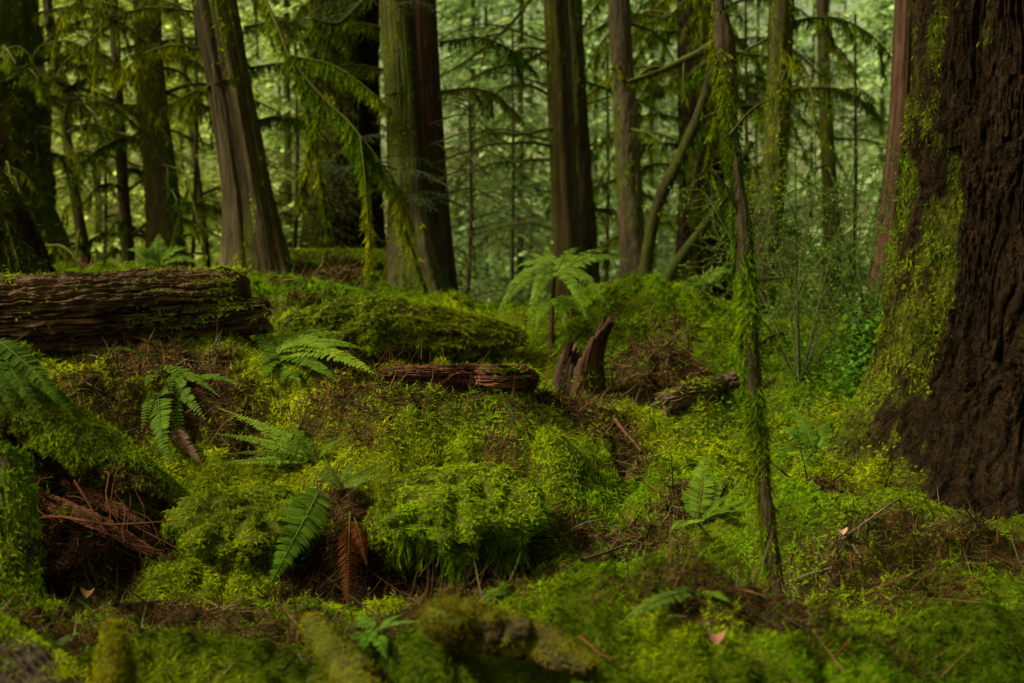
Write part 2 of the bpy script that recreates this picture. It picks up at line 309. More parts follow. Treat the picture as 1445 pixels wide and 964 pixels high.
# ---------------------------------------------------------------- tubes
def catmull(p, m):
    p = np.asarray(p, float); q = np.concatenate([[2*p[0]-p[1]], p, [2*p[-1]-p[-2]]])
    t = np.linspace(0, len(p)-1-1e-9, m); i = t.astype(int); f = (t-i)[:, None]
    a, b, c, d = q[i], q[i+1], q[i+2], q[i+3]
    return .5*((2*b)+(-a+c)*f+(2*a-5*b+4*c-d)*f**2+(-a+3*b-3*c+d)*f**3)
def frames(pa, ref=None):
    t = norm(np.gradient(pa, axis=0)); ref = np.array([0., 1, 0]) if ref is None else ref
    if abs(t[0]@ref) > .9: ref = np.array([0., 0, 1])
    x = norm(np.cross(np.broadcast_to(ref, t.shape), t)); return t, x, np.cross(t, x)
def tube(pa, ra, ns, disp=None, cap=True):
    """returns verts, quads, theta, s, rel-displacement"""
    t, x, y = frames(pa); K = len(pa); th = np.arange(ns)/ns*2*np.pi
    seg = np.concatenate([[0], np.cumsum(np.linalg.norm(np.diff(pa, axis=0), axis=1))])
    TH, S = np.meshgrid(th, seg); R = np.repeat(np.asarray(ra)[:, None], ns, 1); dsp = np.zeros_like(R)
    if disp is not None: dsp = disp(TH, S, R); R = R+dsp
    V = pa[:, None]+x[:, None]*(np.cos(TH)*R)[..., None]+y[:, None]*(np.sin(TH)*R)[..., None]
    i = np.arange(K*ns).reshape(K, ns); j = np.roll(i, -1, 1)
    F = np.stack([i[:-1], j[:-1], j[1:], i[1:]], -1).reshape(-1, 4); V = V.reshape(-1, 3)
    return V, F, TH.ravel(), S.ravel(), dsp.ravel()
def simple_tube(mb, pts, r0, r1, col, ns=6, m=10):
    pa = catmull(pts, m); V, F, *_ = tube(pa, np.linspace(r0, r1, m), ns); return mb.add(V, F, col)
def bark_disp(kind, rmean, seed):
    def f(TH, S, R):
        c = np.stack([np.cos(TH), np.sin(TH), S], -1)
        if kind == 'fir':
            k = 1.0 if rmean > .45 else .62; sc_ = np.array([1, 1, 1.0])
            w = np.stack([fbm(c*np.array([3, 3, 2.0]), seed+5, 2), fbm(c*np.array([3, 3, 2.0]), seed+6, 2), fbm(c*np.array([3, 3, 2.0]), seed+7, 2)], -1)
            q = c+w*np.array([.16, .16, .3])
            v_ = 1-np.abs(noise(q*np.array([21*k, 21*k, 4.5]), seed+12))*2.4
            a = 1-np.abs(noise(q*np.array([7*k, 7*k, 1.1]), seed))*3.2
            b = 1-np.abs(noise(q*np.array([15*k, 15*k, 3.2]), seed+3))*2.6
            h = 1-np.abs(noise(q*np.array([12*k, 12*k, 11]), seed+4))*3
            g = fbm(q*np.array([26, 26, 22]), seed+8, 3); tq = 5*fbm(q*np.array([16, 16, 4.5]), seed+15, 3); terr = (np.floor(tq)+sstep(.72, 1, tq-np.floor(tq)))/3
            return .78*rmean*(-.038*np.clip(a, -.1, 1)-.022*np.clip(b, -.1, 1)-.010*np.clip(h, -.1, 1)-.030*np.clip(v_, -.1, 1)+.036*terr+.010*g+.014*noise(c*np.array([45, 45, 26]), seed+14)+.03*noise(c*np.array([2, 2, .8]), seed+9))
        if kind == 'cedar':
            q = c+.12*fbm(c*np.array([2, 2, 1.2]), seed+5, 2)[..., None]
            a = noise(q*np.array([2.2, 2.2, .25]), seed); b = fbm(q*np.array([8, 8, .45]), seed+2, 3); e = 1-np.abs(noise(q*np.array([6, 6, .3]), seed+4))*2
            return rmean*(.13*a+.06*b-.06*np.clip(e, 0, 1)+.02*noise(c*np.array([20, 20, 3]), seed+7))
        q = c*np.array([3, 3, 3.0]); return rmean*(.10*fbm(q, seed, 3)+.10*fbm(c*np.array([6, 6, 14]), seed+2, 2))
    return f
BARK = dict(fir=((.006, .004, .002), (.032, .019, .009)), cedar=((.022, .017, .008), (.074, .060, .030)), smooth=((.022, .017, .009), (.06, .046, .025)), red=((.022, .012, .008), (.085, .045, .027)), grey=((.035, .027, .017), (.10, .08, .048)))
BM = dict(fir=M_FIR, cedar=M_CEDAR, smooth=M_BARK, red=M_CEDAR, grey=M_CEDAR)
def trunk(root, pts, d, kind, mossy=.4, side=None, ns=64, m=140, flare=.25, top=3.2, seed=1, sprigs=0, sprigL=.04, basem=.8, sidew=.55, rootk=.35, mdark=.12, myel=.05, name='trunk', bark=None, path=None, d2=None, roots=0):
    """pts: (px,py,width px) top to bottom; grows a bark tube, returns arrays"""
    if path is None:
        dd_ = np.linspace(d2 if d2 else d, d, len(pts))
        pw = [P(a, b, q) for (a, b, w), q in zip(pts, dd_)]; rw = [w/2/FPX*q for (a, b, w), q in zip(pts, dd_)]
        dirv = norm(pw[0]-pw[1]); pw = [pw[0]+dirv*top]+pw; rw = [rw[0]*.88]+rw
        dn = norm(pw[-1]-pw[-2]); b_ = pw[-1]; zg = min(gz(b_[0], b_[1])-.15, b_[2]-.30); pw.append(np.array([b_[0]+dn[0]*.25, b_[1]+dn[1]*.25, zg])); rw.append(rw[-1]*1.12)
        pw = np.array(pw[::-1]); rw = np.array(rw[::-1])
    else: pw, rw = path
    pa = catmull(pw, m); ra = np.interp(np.linspace(0, len(rw)-1, m), np.arange(len(rw)), rw)
    seg = np.concatenate([[0], np.cumsum(np.linalg.norm(np.diff(pa, axis=0), axis=1))])
    rm = float(np.median(ra)); ra = ra*(1+flare*np.exp(-seg/(2.2*rm+.12)))
    bd = bark_disp({'red': 'cedar', 'grey': 'cedar'}.get(kind, kind), rm, seed)
    def disp(TH, S, R):
        e = bd(TH, S, R)
        if roots: e = e+R*rootk*np.exp(-S/(1.6*rm+.1))*np.maximum(0, np.cos(TH*roots+seed+.6*np.sin(TH*2+seed)))**1.5
        return e
    V, F, TH, S, D = tube(pa, ra, ns, disp)
    lo, hi = BARK[bark or kind]; dn_ = np.clip((D/rm+.14)/.26, 0, 1)
    c = mixc(col3(lo), col3(hi), dn_*np.clip(.6+.5*fbm(V*np.array([9, 9, 2.5]), seed+30, 3), .1, 1.2))
    nn = norm(V-np.repeat(pa, ns, 0)); sd = 0 if side is None else (nn@norm(np.array(side, float)))
    mk = fbm(V*np.array([4.5, 4.5, .9]), seed+40, 3)*1.3+.55*fbm(V*np.array([13, 13, 5]), seed+41, 2)+sidew*sd+basem*np.exp(-S/(3*rm))
    mk = sstep(.55-1.1*mossy, 1.0-1.1*mossy, mk)*(.55+.45*dn_)
    c = mixc(c, mixc(col3((.030, .042, .004)), col3((.075, .088, .006)), .5+.5*fbm(V*6, seed+43, 2)), mk*.9)
    b = MB(); b.add(V, F, c); b.build(name, BM[kind], root, smooth=kind != 'fir')
    if sprigs:
        fk = mk[F].mean(1)*(fgeo(V, F)[1] > 0); cz = V[F].mean(1); fk = fk*(cz[:, 2] < P(0, -120, d)[2])
        pos, nn, k = scatter(V, F, fk, sprigs); mb = MB()
        moss(mb, pos, nn, sprigL, .75, mdark, myel, .35); mb.build('moss', M_MOSS, root, smooth=False)
    return pa, ra, V, F, mk
def hang_moss(mb, pa, n, L, ra=None, dark=.1, yellow=.1, mul=.7, spread=.45):
    k = rng.random(n)*(len(pa)-1); i = k.astype(int); f = (k-i)[:, None]; pos = pa[i]*(1-f)+pa[i+1]*f
    if ra is not None: pos = pos+rdir(n)*np.interp(k, np.arange(len(ra)), ra)[:, None]*.8
    d = norm(np.array([0, 0, -1.])+spread*rdir(n)); Ls = L*np.clip(rng.lognormal(0, .4, n), .4, 1.9)
    inst(mb, TS, pos, d, rdir(n), Ls, Ls*.6, rng.normal(0, .2, n), moss_cols(pos, n, dark, yellow)*mul)
def dead_branch(root, pts, r0=.018, hang=120, L=.07, subs=3, col=(.035, .028, .014)):
    b = MB(); pa = catmull(pts, 26); pa = pa+.02*fbm(pa*5, int(rng.integers(99)), 2)[:, None]*rdir(1)
    V, F, *_ = tube(pa, np.linspace(r0, r0*.35, 26), 7); mk = np.clip(.5+.8*fbm(V*8, 3, 2), 0, 1)
    b.add(V, F, mixc(col3(col), col3((.07, .085, .01)), mk)); mb = MB(); paths = [pa]
    ln = np.linalg.norm(pa[-1]-pa[0])
    for s in range(subs):
        i = int(rng.uniform(.25, .9)*25); st = pa[i]; dv = norm(norm(pa[min(i+1, 25)]-pa[i-1])+.9*rdir(1)[0]+np.array([0, 0, -.35])); l = ln*rng.uniform(.18, .42)
        sp = catmull([st, st+dv*l*.5+np.array([0, 0, .02]), st+dv*l+np.array([0, 0, -.12*l-.03])], 10); V, F, *_ = tube(sp, np.linspace(r0*.45, r0*.15, 10), 5); b.add(V, F, col3((.05, .055, .012))); paths.append(sp)
    o = b.build('branch', M_TWIG, root)
    for pp in paths: hang_moss(mb, pp, max(4, int(hang*(1 if pp is pa else .3))), L)
    mb.build('moss', M_MOSS, o, smooth=False)
    return o
def spray(fb, tb, st, az, ln, droop=.35, rise=.1, ntw=14, leafL=.05, c0=(.06, .11, .02), c1=(.12, .19, .035), twr=.006, dens=1.0, wide=.42, T=None):
    """a flat drooping conifer bough: main stem, side twigs, needle sprays"""
    h = np.array([math.cos(az), math.sin(az), 0]); sd = np.array([-h[1], h[0], 0])
    pa = catmull([st, st+h*ln*.5+np.array([0, 0, rise*ln]), st+h*ln+np.array([0, 0, (rise-droop)*ln])], 16)
    if tb is not None: V, F, *_ = tube(pa, np.linspace(twr, twr*.3, 16), 5); tb.add(V, F, col3((.04, .032, .018)))
    P_, D_ = [], []
    for k in range(ntw):
        t = (k+.7)/ntw; i = t*15; i0 = int(min(i, 14)); st2 = pa[i0]*(1-i+i0)+pa[i0+1]*(i-i0); tl = ln*wide*(1-.75*t)*rng.uniform(.7, 1.15)
        for sg in (1, -1):
            dv = norm(h*.75+sd*sg*rng.uniform(.7, 1.1)+np.array([0, 0, rng.normal(-.12, .12)])); m = max(2, int(tl/leafL*1.5*dens)); u = (np.arange(m)+rng.random(m))/m
            P_.append(st2+dv*tl*u[:, None]+np.array([0, 0, -.22*tl])*(u**2)[:, None]); D_.append(norm(dv+.65*np.sign(rng.random((m, 1))-.5)*h*.5+.25*rdir(m)-np.array([0, 0, .25])*u[:, None]))
    p = np.concatenate(P_); dv = np.concatenate(D_); n = len(p)
    cc = mixc(col3(c0), col3(c1), np.clip(rng.normal(.5, .3, n), 0, 1)); Ls = leafL*rng.uniform(.7, 1.5, n)
    inst(fb, T or TS3, p, dv, norm(np.array([0, 0, 1.])+.35*rdir(n)), Ls, Ls*.75, rng.uniform(0, .4, n), cc)
# ---------------------------------------------------------------- trees
def crown(root, pa, n0=26, z0=5.4, z1=8.8, ln=(1.3, 2.6), leafL=.2):  # sparse unseen boughs above the view, added to shade the ground
    fb = MB(); z = pa[:, 2]; o = np.argsort(z); n = n0//6
    for k in range(n):
        zz = rng.uniform(z0, min(z1, z.max())); st = np.array([np.interp(zz, z[o], pa[o, 0]), np.interp(zz, z[o], pa[o, 1]), zz])
        spray(fb, fb, st, rng.uniform(0, 6.28), rng.uniform(*ln), .35, .05, 7, leafL, (.04, .07, .015), (.08, .12, .025), .02)
    fb.build('crown', M_LEAF, root, smooth=False)
def rbranches(root, pa, ra, n, ln=(.4, 1.1), zr=(1.3, 3.6), hang=60, L=.08, r0=.020, az=None, droop=.25):
    z = pa[:, 2]; o = np.argsort(z)
    for k in range(n):
        zz = rng.uniform(*zr); st = np.array([np.interp(zz, z[o], pa[o, 0]), np.interp(zz, z[o], pa[o, 1]), zz]); a = rng.uniform(0, 6.28) if az is None else rng.uniform(*az)
        h = np.array([math.cos(a), math.sin(a), 0]); l = rng.uniform(*ln); sg = rng.uniform(-.6, 1) * .18 * l
        dead_branch(root, [st, st+h*l*.35+np.array([0, 0, sg]), st+h*l*.7+np.array([0, 0, sg-.3*droop*l]), st+h*l+np.array([0, 0, sg-droop*l*rng.uniform(.5, 2)])], r0, hang, L, 2)
def tree(name, label, pts, d, kind, **k):
    n = k.pop('branches', 0); bk = k.pop('bk', {}); cr = k.pop('crown', 0); grp = k.pop('group', None); cat = k.pop('cat', 'tree')
    b = P(pts[-1][0], pts[-1][1], d); root = thing(name, b, label, cat, grp)
    pa, ra, V, F, mk = trunk(root, pts, d, kind, **k)
    if n: rbranches(root, pa, ra, n, **bk)
    if cr: crown(root, pa, cr)
    return root, pa, ra
TG = 'tree trunks standing behind the mossy clearing'
_t1, *_ = tree('conifer_tree', 'thick mossy trunk cut by the left frame edge behind the fallen log', [(-5,0,110),(0,150,118),(5,300,128),(10,365,150)], 11, 'smooth', mossy=.85, side=(1,-.3,0), bark='fir', top=6, seed=3, sprigs=5000, sprigL=.07, branches=9, bk=dict(ln=(.6,1.6), az=(-1.4,.8), hang=140), crown=22, group=TG)
tree('slender_tree', 'slender bent stem right of the thick trunk at the left frame edge', [(66,0,13),(85,130,14),(105,270,14),(122,378,17)], 13, 'smooth', mossy=.55, ns=20, m=80, top=1, seed=4, sprigs=700, sprigL=.06, branches=20, bk=dict(ln=(.4,1.3), hang=110), group=TG)
tree('slender_tree', 'slender upright stem just left of the smooth mossy trunk', [(160,0,12),(166,130,15),(174,270,16),(181,368,19)], 13, 'smooth', mossy=.6, ns=20, m=80, top=1, seed=5, sprigs=700, sprigL=.06, branches=20, bk=dict(ln=(.4,1.3), hang=110), group=TG)
_t4, *_ = tree('conifer_tree', 'straight smooth mossy trunk between two slender stems left of the leaning cedar', [(205,0,37),(216,150,41),(228,270,45),(236,378,52)], 11.5, 'smooth', mossy=.6, top=6, seed=6, bark='grey', sprigs=3500, sprigL=.06, branches=12, bk=dict(ln=(.4,1.2), hang=120), crown=20, group=TG)
tree('slender_tree', 'thinnest leaning stem in the gap left of the leaning cedar', [(252,30,8),(270,180,9),(285,300,9),(292,365,10)], 14, 'smooth', mossy=.5, ns=14, m=60, top=1, seed=7, sprigs=300, sprigL=.06, branches=7, bk=dict(ln=(.4,.9)), group=TG)
cedar, pa5, ra5 = tree('leaning_cedar', 'leaning cedar trunk with stringy reddish bark and flared mossy foot', [(300,-5,62),(326,130,62),(350,270,66),(367,402,92)], 9.5, 'cedar', mossy=.22, ns=160, m=220, flare=.3, top=6, seed=8, sprigs=3500, sprigL=.05, roots=3, side=(1,0,-.2), crown=24, group=TG)
tree('old_fir', 'broad dark fir trunk with deep furrows behind the drooping bough', [(486,0,98),(485,200,102),(485,300,110),(484,362,120)], 14, 'fir', mossy=.42, side=(-1,0,0), ns=150, m=260, flare=.12, top=6, seed=9, sprigs=5000, sprigL=.07, crown=24, group=TG, branches=4, bk=dict(ln=(.5,1.2)))
_t7, pa7, ra7 = tree('twin_cedar', 'dark mossy front trunk of the touching pair left of centre', [(561,0,50),(569,150,51),(578,280,56),(590,422,90)], 9.8, 'cedar', mossy=.58, side=(-.7,-.5,0), ns=120, m=200, flare=.35, top=6, seed=10, bark='cedar', sprigs=3500, sprigL=.05, roots=4, crown=22, group=TG)
tree('twin_cedar', 'paler reddish trunk tucked behind the dark mossy one left of centre', [(594,0,40),(602,150,42),(610,280,44),(620,420,50)], 10.2, 'cedar', mossy=.15, ns=100, m=200, top=6, seed=11, bark='red', group=TG)
_t8, pa8, ra8 = tree('conifer_tree', 'greyish left trunk of the joined pair at centre behind the tall fern', [(783,0,34),(790,150,36),(797,280,38),(803,370,42)], 13, 'cedar', mossy=.3, side=(-1,0,0), ns=80, m=150, top=6, seed=12, bark='grey', sprigs=1200, sprigL=.05, crown=20, group=TG, branches=5, bk=dict(ln=(.6,1.5), az=(2.4,3.9)))
tree('conifer_tree', 'darker right trunk of the joined pair at centre behind the tall fern', [(808,0,26),(815,150,28),(822,280,32),(828,390,36)], 13.4, 'smooth', mossy=.45, ns=60, m=150, top=6, seed=13, sprigs=1200, sprigL=.05, group=TG, branches=3, bk=dict(ln=(.6,1.2), az=(-.8,.8)))
tree('conifer_tree', 'single mossy trunk right of the joined pair at centre', [(873,0,30),(881,130,33),(888,260,36),(895,388,42)], 12.5, 'smooth', mossy=.55, ns=64, m=150, top=6, seed=14, bark='grey', sprigs=2200, sprigL=.05, crown=18, group=TG, branches=5, bk=dict(ln=(.5,1.1)))
_t10, *_ = tree('old_fir', 'dark furrowed trunk veiled in hanging moss behind the arching maple stems', [(985,0,60),(988,150,62),(990,280,66),(992,395,80)], 14.5, 'fir', mossy=.45, ns=120, m=200, top=6, seed=15, sprigs=3000, sprigL=.07, crown=22, group=TG, branches=34, bk=dict(ln=(.7,2.0), hang=220, L=.13, droop=.4, zr=(1.6,4.6), r0=.022))
_t13, *_ = tree('conifer_tree', 'mossy trunk leaning left at its foot, right of the moss-draped sapling', [(1103,0,34),(1098,150,34),(1088,300,32),(1070,450,38)], 9.5, 'smooth', mossy=.66, ns=64, m=150, top=6, seed=16, sprigs=3500, sprigL=.05, crown=20, group=TG, branches=6, bk=dict(ln=(.4,.9), hang=90))
tree('slender_tree', 'slim pale trunk standing far back left of the reddish cedar', [(1160,0,16),(1164,120,17),(1170,240,20),(1174,356,25)], 16, 'cedar', mossy=.5, ns=40, m=100, top=6, seed=17, bark='grey', group=TG, branches=4, bk=dict(ln=(.5,1.2)))
tree('red_cedar', 'straight reddish cedar trunk half hidden behind the huge fir at right', [(1284,0,42),(1276,150,42),(1264,280,45),(1248,440,52)], 8.5, 'cedar', mossy=.12, ns=110, m=180, top=7, seed=18, bark='red', sprigs=900, crown=22, group=TG)
# the huge fir
root = thing('huge_fir', P(1465,700,5.35), 'huge dark fir with furrowed bark filling the right frame edge', 'tree')
pf, rf, V, F, mk = trunk(root, [(1466,-10,335),(1464,150,342),(1463,300,362),(1463,420,392),(1464,540,440),(1462,620,515),(1462,690,620)], 5.35, 'fir', mossy=-.06, basem=.1, sidew=1.05, side=(-1.2,.5,0), ns=560, m=620, flare=.03, rootk=.22, top=7, seed=21, sprigs=42000, sprigL=.032, mdark=.3, myel=-.1, roots=5)
crown(root, pf, 110, 4.8, 9.5, (1.8, 3.4), .24)
root = thing('fir_foot', P(-10,400,6.0), 'dark mossy foot of a trunk rising at the left frame edge above the log', 'tree')
trunk(root, [(-75,150,80),(-50,250,100),(-32,320,140),(-22,400,175)], 6.0, 'fir', mossy=.32, side=(1,0,.6), ns=160, m=140, top=5, seed=22, sprigs=3000, sprigL=.035)
# moss-draped sapling pole
pts = [(1010,-30,20),(1016,20,30),(1021,65,44),(1026,108,38),(1028,140,19),(1036,205,18),(1042,265,20),(1047,310,31),(1051,380,34),(1055,450,34),(1061,520,30),(1068,590,25),(1075,660,24),(1083,730,24),(1092,795,24),(1100,850,25),(1103,880,27)]
root = thing('moss_draped_sapling', P(1103,870,3.42), 'thin moss-draped sapling pole standing in the right foreground', 'tree')
pa, ra, V, F, mk = trunk(root, [(a,b,c*.74) for a,b,c in pts], 3.42, 'smooth', mossy=.9, ns=48, m=260, flare=.7, top=2.5, seed=23, d2=3.6, sprigs=9000, sprigL=.030, mdark=.35, myel=-.1)
mb = MB(); zz = pa[:, 2]
for a, b, nn_ in ((8,140,2600),(140,270,500),(265,600,4200),(590,870,2600)):
    z1, z0 = P(0,a,3.55)[2], P(0,b,3.5)[2]; s = (zz < z1) & (zz > z0); hang_moss(mb, pa[s], nn_, .05, ra[s], .25, -.05, .6, .28)
mb.build('hanging_moss', M_MOSS, root, smooth=False)
for (a, b, dx, dz) in ((1030,190,.12,.10),(1043,300,-.10,.12),(1060,500,.09,.07),(1078,690,-.08,.06),(1050,400,.13,.02)):
    st = P(a, b, 3.52); tb_ = MB(); q_ = [st, st+np.array([dx*.5, -.02, dz*.7]), st+np.array([dx, -.03, dz])]; simple_tube(tb_, q_, .005, .002, col3((.05, .04, .018)), 5, 10); o = tb_.build('side_twig', M_TWIG, root)
    mb = MB(); hang_moss(mb, catmull(q_, 12), 26, .04, None, .2, 0, .6); mb.build('moss', M_MOSS, o, smooth=False)
# arching vine maples
root = thing('vine_maple', P(905,405,9), 'mossy curved maple stem arching up to the right behind the sapling', 'tree')
pp = [P(a,b,9) for a,b in [(905,415),(925,300),(958,225),(985,165),(1003,105),(1012,40),(1016,-60)]]
b = MB(); pa = catmull(pp, 60); V, F, TH, S, D = tube(pa, np.linspace(.046,.03,60), 18, bark_disp('smooth',.04,31)); mkk = np.clip(.5+fbm(V*5,9,2),0,1)
b.add(V,F,mixc(col3((.022,.016,.009)),col3((.032,.040,.005)),mkk)); b.build('stem', M_BARK, root)
mb = MB(); hang_moss(mb, pa, 1500, .06, np.linspace(.046,.03,60), .3, 0); mb.build('moss', M_MOSS, root, smooth=False)
dead_branch(root, [P(1010,60,9),P(985,75,8.9),P(935,98,8.8),P(885,116,8.7)], .035, 520, .05, 2)
dead_branch(root, [P(960,225,9),P(990,170,9.4),P(1060,150,9.8),P(1110,170,10)], .018, 200, .1, 3)
root = thing('vine_maple', P(935,412,9), 'shorter mossy stem slanting up to the right below the arching maple', 'tree')
pp = [P(a,b,9.2) for a,b in [(928,420),(955,372),(990,325),(1030,265),(1060,200)]]
b = MB(); pa = catmull(pp, 40); V, F, *_ = tube(pa, np.linspace(.05,.025,40), 16, bark_disp('smooth',.04,33)); b.add(V,F,mixc(col3((.02,.015,.009)),col3((.03,.038,.005)),np.clip(.5+fbm(V*5,9,2),0,1))); b.build('stem', M_BARK, root)
mb = MB(); hang_moss(mb, pa, 1000, .06, np.linspace(.05,.025,40), .3, 0); mb.build('moss', M_MOSS, root, smooth=False)
# mossy drooping bough hanging from the leaning cedar
br = dead_branch(cedar, [P(335,-90,9.5),P(380,10,9.2),P(418,92,9.0),P(468,148,8.9),P(520,205,8.8),P(575,285,8.8)], .015, 1500, .095, 7)
fb = MB()
for (a,b_,az,l) in [(505,195,-.2,.35),(530,225,.1,.5),(545,250,-.5,.55),(520,240,2.6,.5),(560,275,.3,.5),(490,235,3.3,.35),(570,285,-.9,.35),(540,235,3.0,.4)]:
    spray(fb, fb, P(a,b_,8.8), az, l, .25, .06, 14, .028, (.055,.13,.03), (.12,.23,.06), .005, 1.3)
fb.build('foliage', M_LEAF, br, smooth=False)
br = dead_branch(_t7, [P(560,-60,9.8),P(520,-10,9.5),P(480,30,9.3),P(440,25,9.2)], .02, 260, .08, 3)
fb = MB()
for (a,b_,az,l) in [(520,5,2.9,.5),(480,28,3.3,.5),(545,10,-.3,.5),(450,30,3.0,.35),(500,20,2.4,.4)]: spray(fb, fb, P(a,b_,9.3), az, l, .3, .05, 14, .03, (.06,.12,.02), (.13,.2,.04), .005, 1.3)
fb.build('foliage', M_LEAF, br, smooth=False)
for st, az, l in [((612,215),.05,1.3),((612,250),-.3,1.0),((770,75),2.75,1.6)]:
    pass
for pts_ in ([(770,-30),(720,35),(660,85),(615,110)],[(775,70),(740,85),(700,95),(665,110)],[(780,180),(740,190),(700,188),(660,200)]):
    dead_branch(_t8, [P(a,b_,12.8) for a,b_ in pts_], .022, 120, .06, 4)
for z_, az_, l_ in ((175,.2,.6),(205,-.15,.75),(232,.15,.9),(258,-.35,.8),(282,.1,.7),(240,3.3,.5),(262,2.9,.7)):
    sb = MB(); spray(sb, sb, P(606 if az_ < 2 else 560,z_,9.6), az_, l_, .35, .12, 13, .034, (.10,.13,.014), (.24,.27,.04), .008, 1.2); sb.build('bough', M_LEAF, _t7, smooth=False)
for px_, z_, az_, l_ in ((775,120,2.9,1.4),(775,60,3.3,1.6),(778,200,3.0,1.3),(815,150,.3,1.2)):
    sb = MB(); spray(sb, sb, P(px_,z_,13), az_, l_, .3, .1, 14, .045, (.06,.10,.02), (.15,.22,.06), .012, 1.0); sb.build('bough', M_LEAF, _t8, smooth=False)
# hemlock saplings in the middle distance
def hemlock(label, px, ytop, ybase, d, n, ln, c0, c1, leafL=.055, grp='young hemlocks behind the crest', w=7, az=None, ntw=12):
    b0 = P(px, ybase, d); b0[2] = min(b0[2], gz(b0[0], b0[1])); t0 = P(px+w, ytop, d)
    root = thing('young_hemlock', b0, label, 'tree', grp)
    b = MB(); pa = catmull([b0-np.array([0,0,.2]), (b0+t0)/2+np.array([.04,0,0]), t0], 40); V, F, *_ = tube(pa, np.linspace(w/2/FPX*d, w/4/FPX*d, 40), 12, bark_disp('smooth',.05,5)); b.add(V,F,col3((.04,.032,.018))); b.build('trunk', M_BARK, root)
    fb = MB()
    for k in range(n):
        t = rng.uniform(.12, .98); st = b0+(t0-b0)*t; spray(fb, fb, st, rng.uniform(0,6.28) if az is None else rng.uniform(*az), rng.uniform(*ln)*(1.15-.5*t), .4, .08, ntw, leafL, c0, c1, .007)
    fb.build('crown', M_LEAF, root, smooth=False); return root
BG_ = ((.13,.18,.015),(.32,.38,.04))
def bough(par, px_, py_, d_, az_, l_, c_=BG_, hang=260):
    st = P(px_, py_, d_); h_ = np.array([math.cos(az_), math.sin(az_), 0]); o = dead_branch(par, [st, st+h_*l_*.4+np.array([0, 0, .05*l_]), st+h_*l_*.75+np.array([0, 0, -.08*l_]), st+h_*l_+np.array([0, 0, -.3*l_])], .012, hang, .08, 3)
    sb = MB(); spray(sb, None, st, az_, l_, .35, .08, 12, .036, c_[0], c_[1], .006, 1.1); sb.build('foliage', M_LEAF, o, smooth=False)
for par, items in ((cedar, [(285,20,9.6,3.3,.9),(290,70,9.6,2.9,.8),(345,40,9.5,-.2,.8),(350,95,9.5,.2,.7),(330,130,9.6,3.0,.6),(290,-20,9.6,3.5,1.1),(360,170,9.6,-.1,.6)]),
                   (_t7, [(555,40,9.9,3.0,.7),(550,100,9.9,3.3,.7),(620,60,10,.1,.8),(545,-20,9.8,2.8,.9),(620,130,10,.2,.7)]),
                   (_t4, [(200,30,11.5,3.1,1.0),(225,60,11.5,.1,.9),(205,110,11.5,3.4,.8),(232,150,11.5,-.2,.7),(210,200,11.5,2.9,.7),(225,-20,11.5,.3,1.2)]),
                   (_t1, [(45,20,10.9,-.1,1.1),(50,70,10.9,-.5,.9),(52,140,10.9,.1,.9),(30,110,10.7,-1.0,.8),(50,-30,10.9,-.2,1.4)]),
                   (_t10, [(960,30,14,3.2,1.3),(965,100,14,2.9,1.2),(970,170,14,3.5,1.1),(1015,60,14,.1,1.2),(1015,150,14,-.2,1.1),(985,20,13.8,-1.6,1.2),(985,120,13.8,-1.4,1.1),(1000,220,13.8,-1.2,.9)]),
                   (_t13, [(1115,30,9.5,.1,.8),(1090,80,9.5,3.1,.7),(1110,130,9.5,-.2,.7),(1100,-20,9.5,3.4,.9)])):
    for it in items: bough(par, *it)
YG = ((0.132,0.147,0.022),(0.310,0.318,0.054))
hemlock('yellow-green young hemlock with drooping boughs right of the touching pair', 655, 120, 430, 11.8, 40, (.5,1.0), *YG)
hemlock('young hemlock with dark thin stem in the gap left of the joined pair', 716, 40, 420, 16, 46, (.6,1.4), (0.093,0.171,0.039), (0.232,0.357,0.109), .075)
hemlock('low feathery young hemlock between the thick left trunk and the smooth mossy trunk', 140, 180, 390, 15, 32, (.5,1.1), (0.139,0.186,0.023), (0.310,0.372,0.054), .07)
hemlock('bright green young hemlock filling the gap right of the joined pair', 850, 60, 430, 16, 40, (.6,1.4), (0.109,0.217,0.031), (0.279,0.465,0.093), .075)
hemlock('young hemlock spreading mossy boughs at the upper left edge', 60, -60, 390, 12.5, 22, (.6,1.3), (0.109,0.155,0.019), (0.264,0.341,0.046), .065)
hemlock('mossy young hemlock between the smooth mossy trunk and the leaning cedar', 268, -80, 385, 13, 24, (.5,1.2), (0.124,0.171,0.019), (0.310,0.388,0.054), .065)
hemlock('fresh green young hemlock right behind the slim pale trunk', 1200, 20, 450, 15, 42, (.6,1.5), (0.093,0.202,0.031), (0.248,0.449,0.093), .075)
hemlock('young hemlock glimpsed between the mossy leaning trunk and the sapling', 1045, 0, 440, 13.5, 34, (.5,1.2), (0.109,0.186,0.023), (0.264,0.388,0.062), .07)
hemlock('moss-yellow young hemlock behind the leaning cedar on its right', 410, 60, 390, 13, 40, (.5,1.2), (0.124,0.155,0.022), (0.295,0.326,0.054), .065)
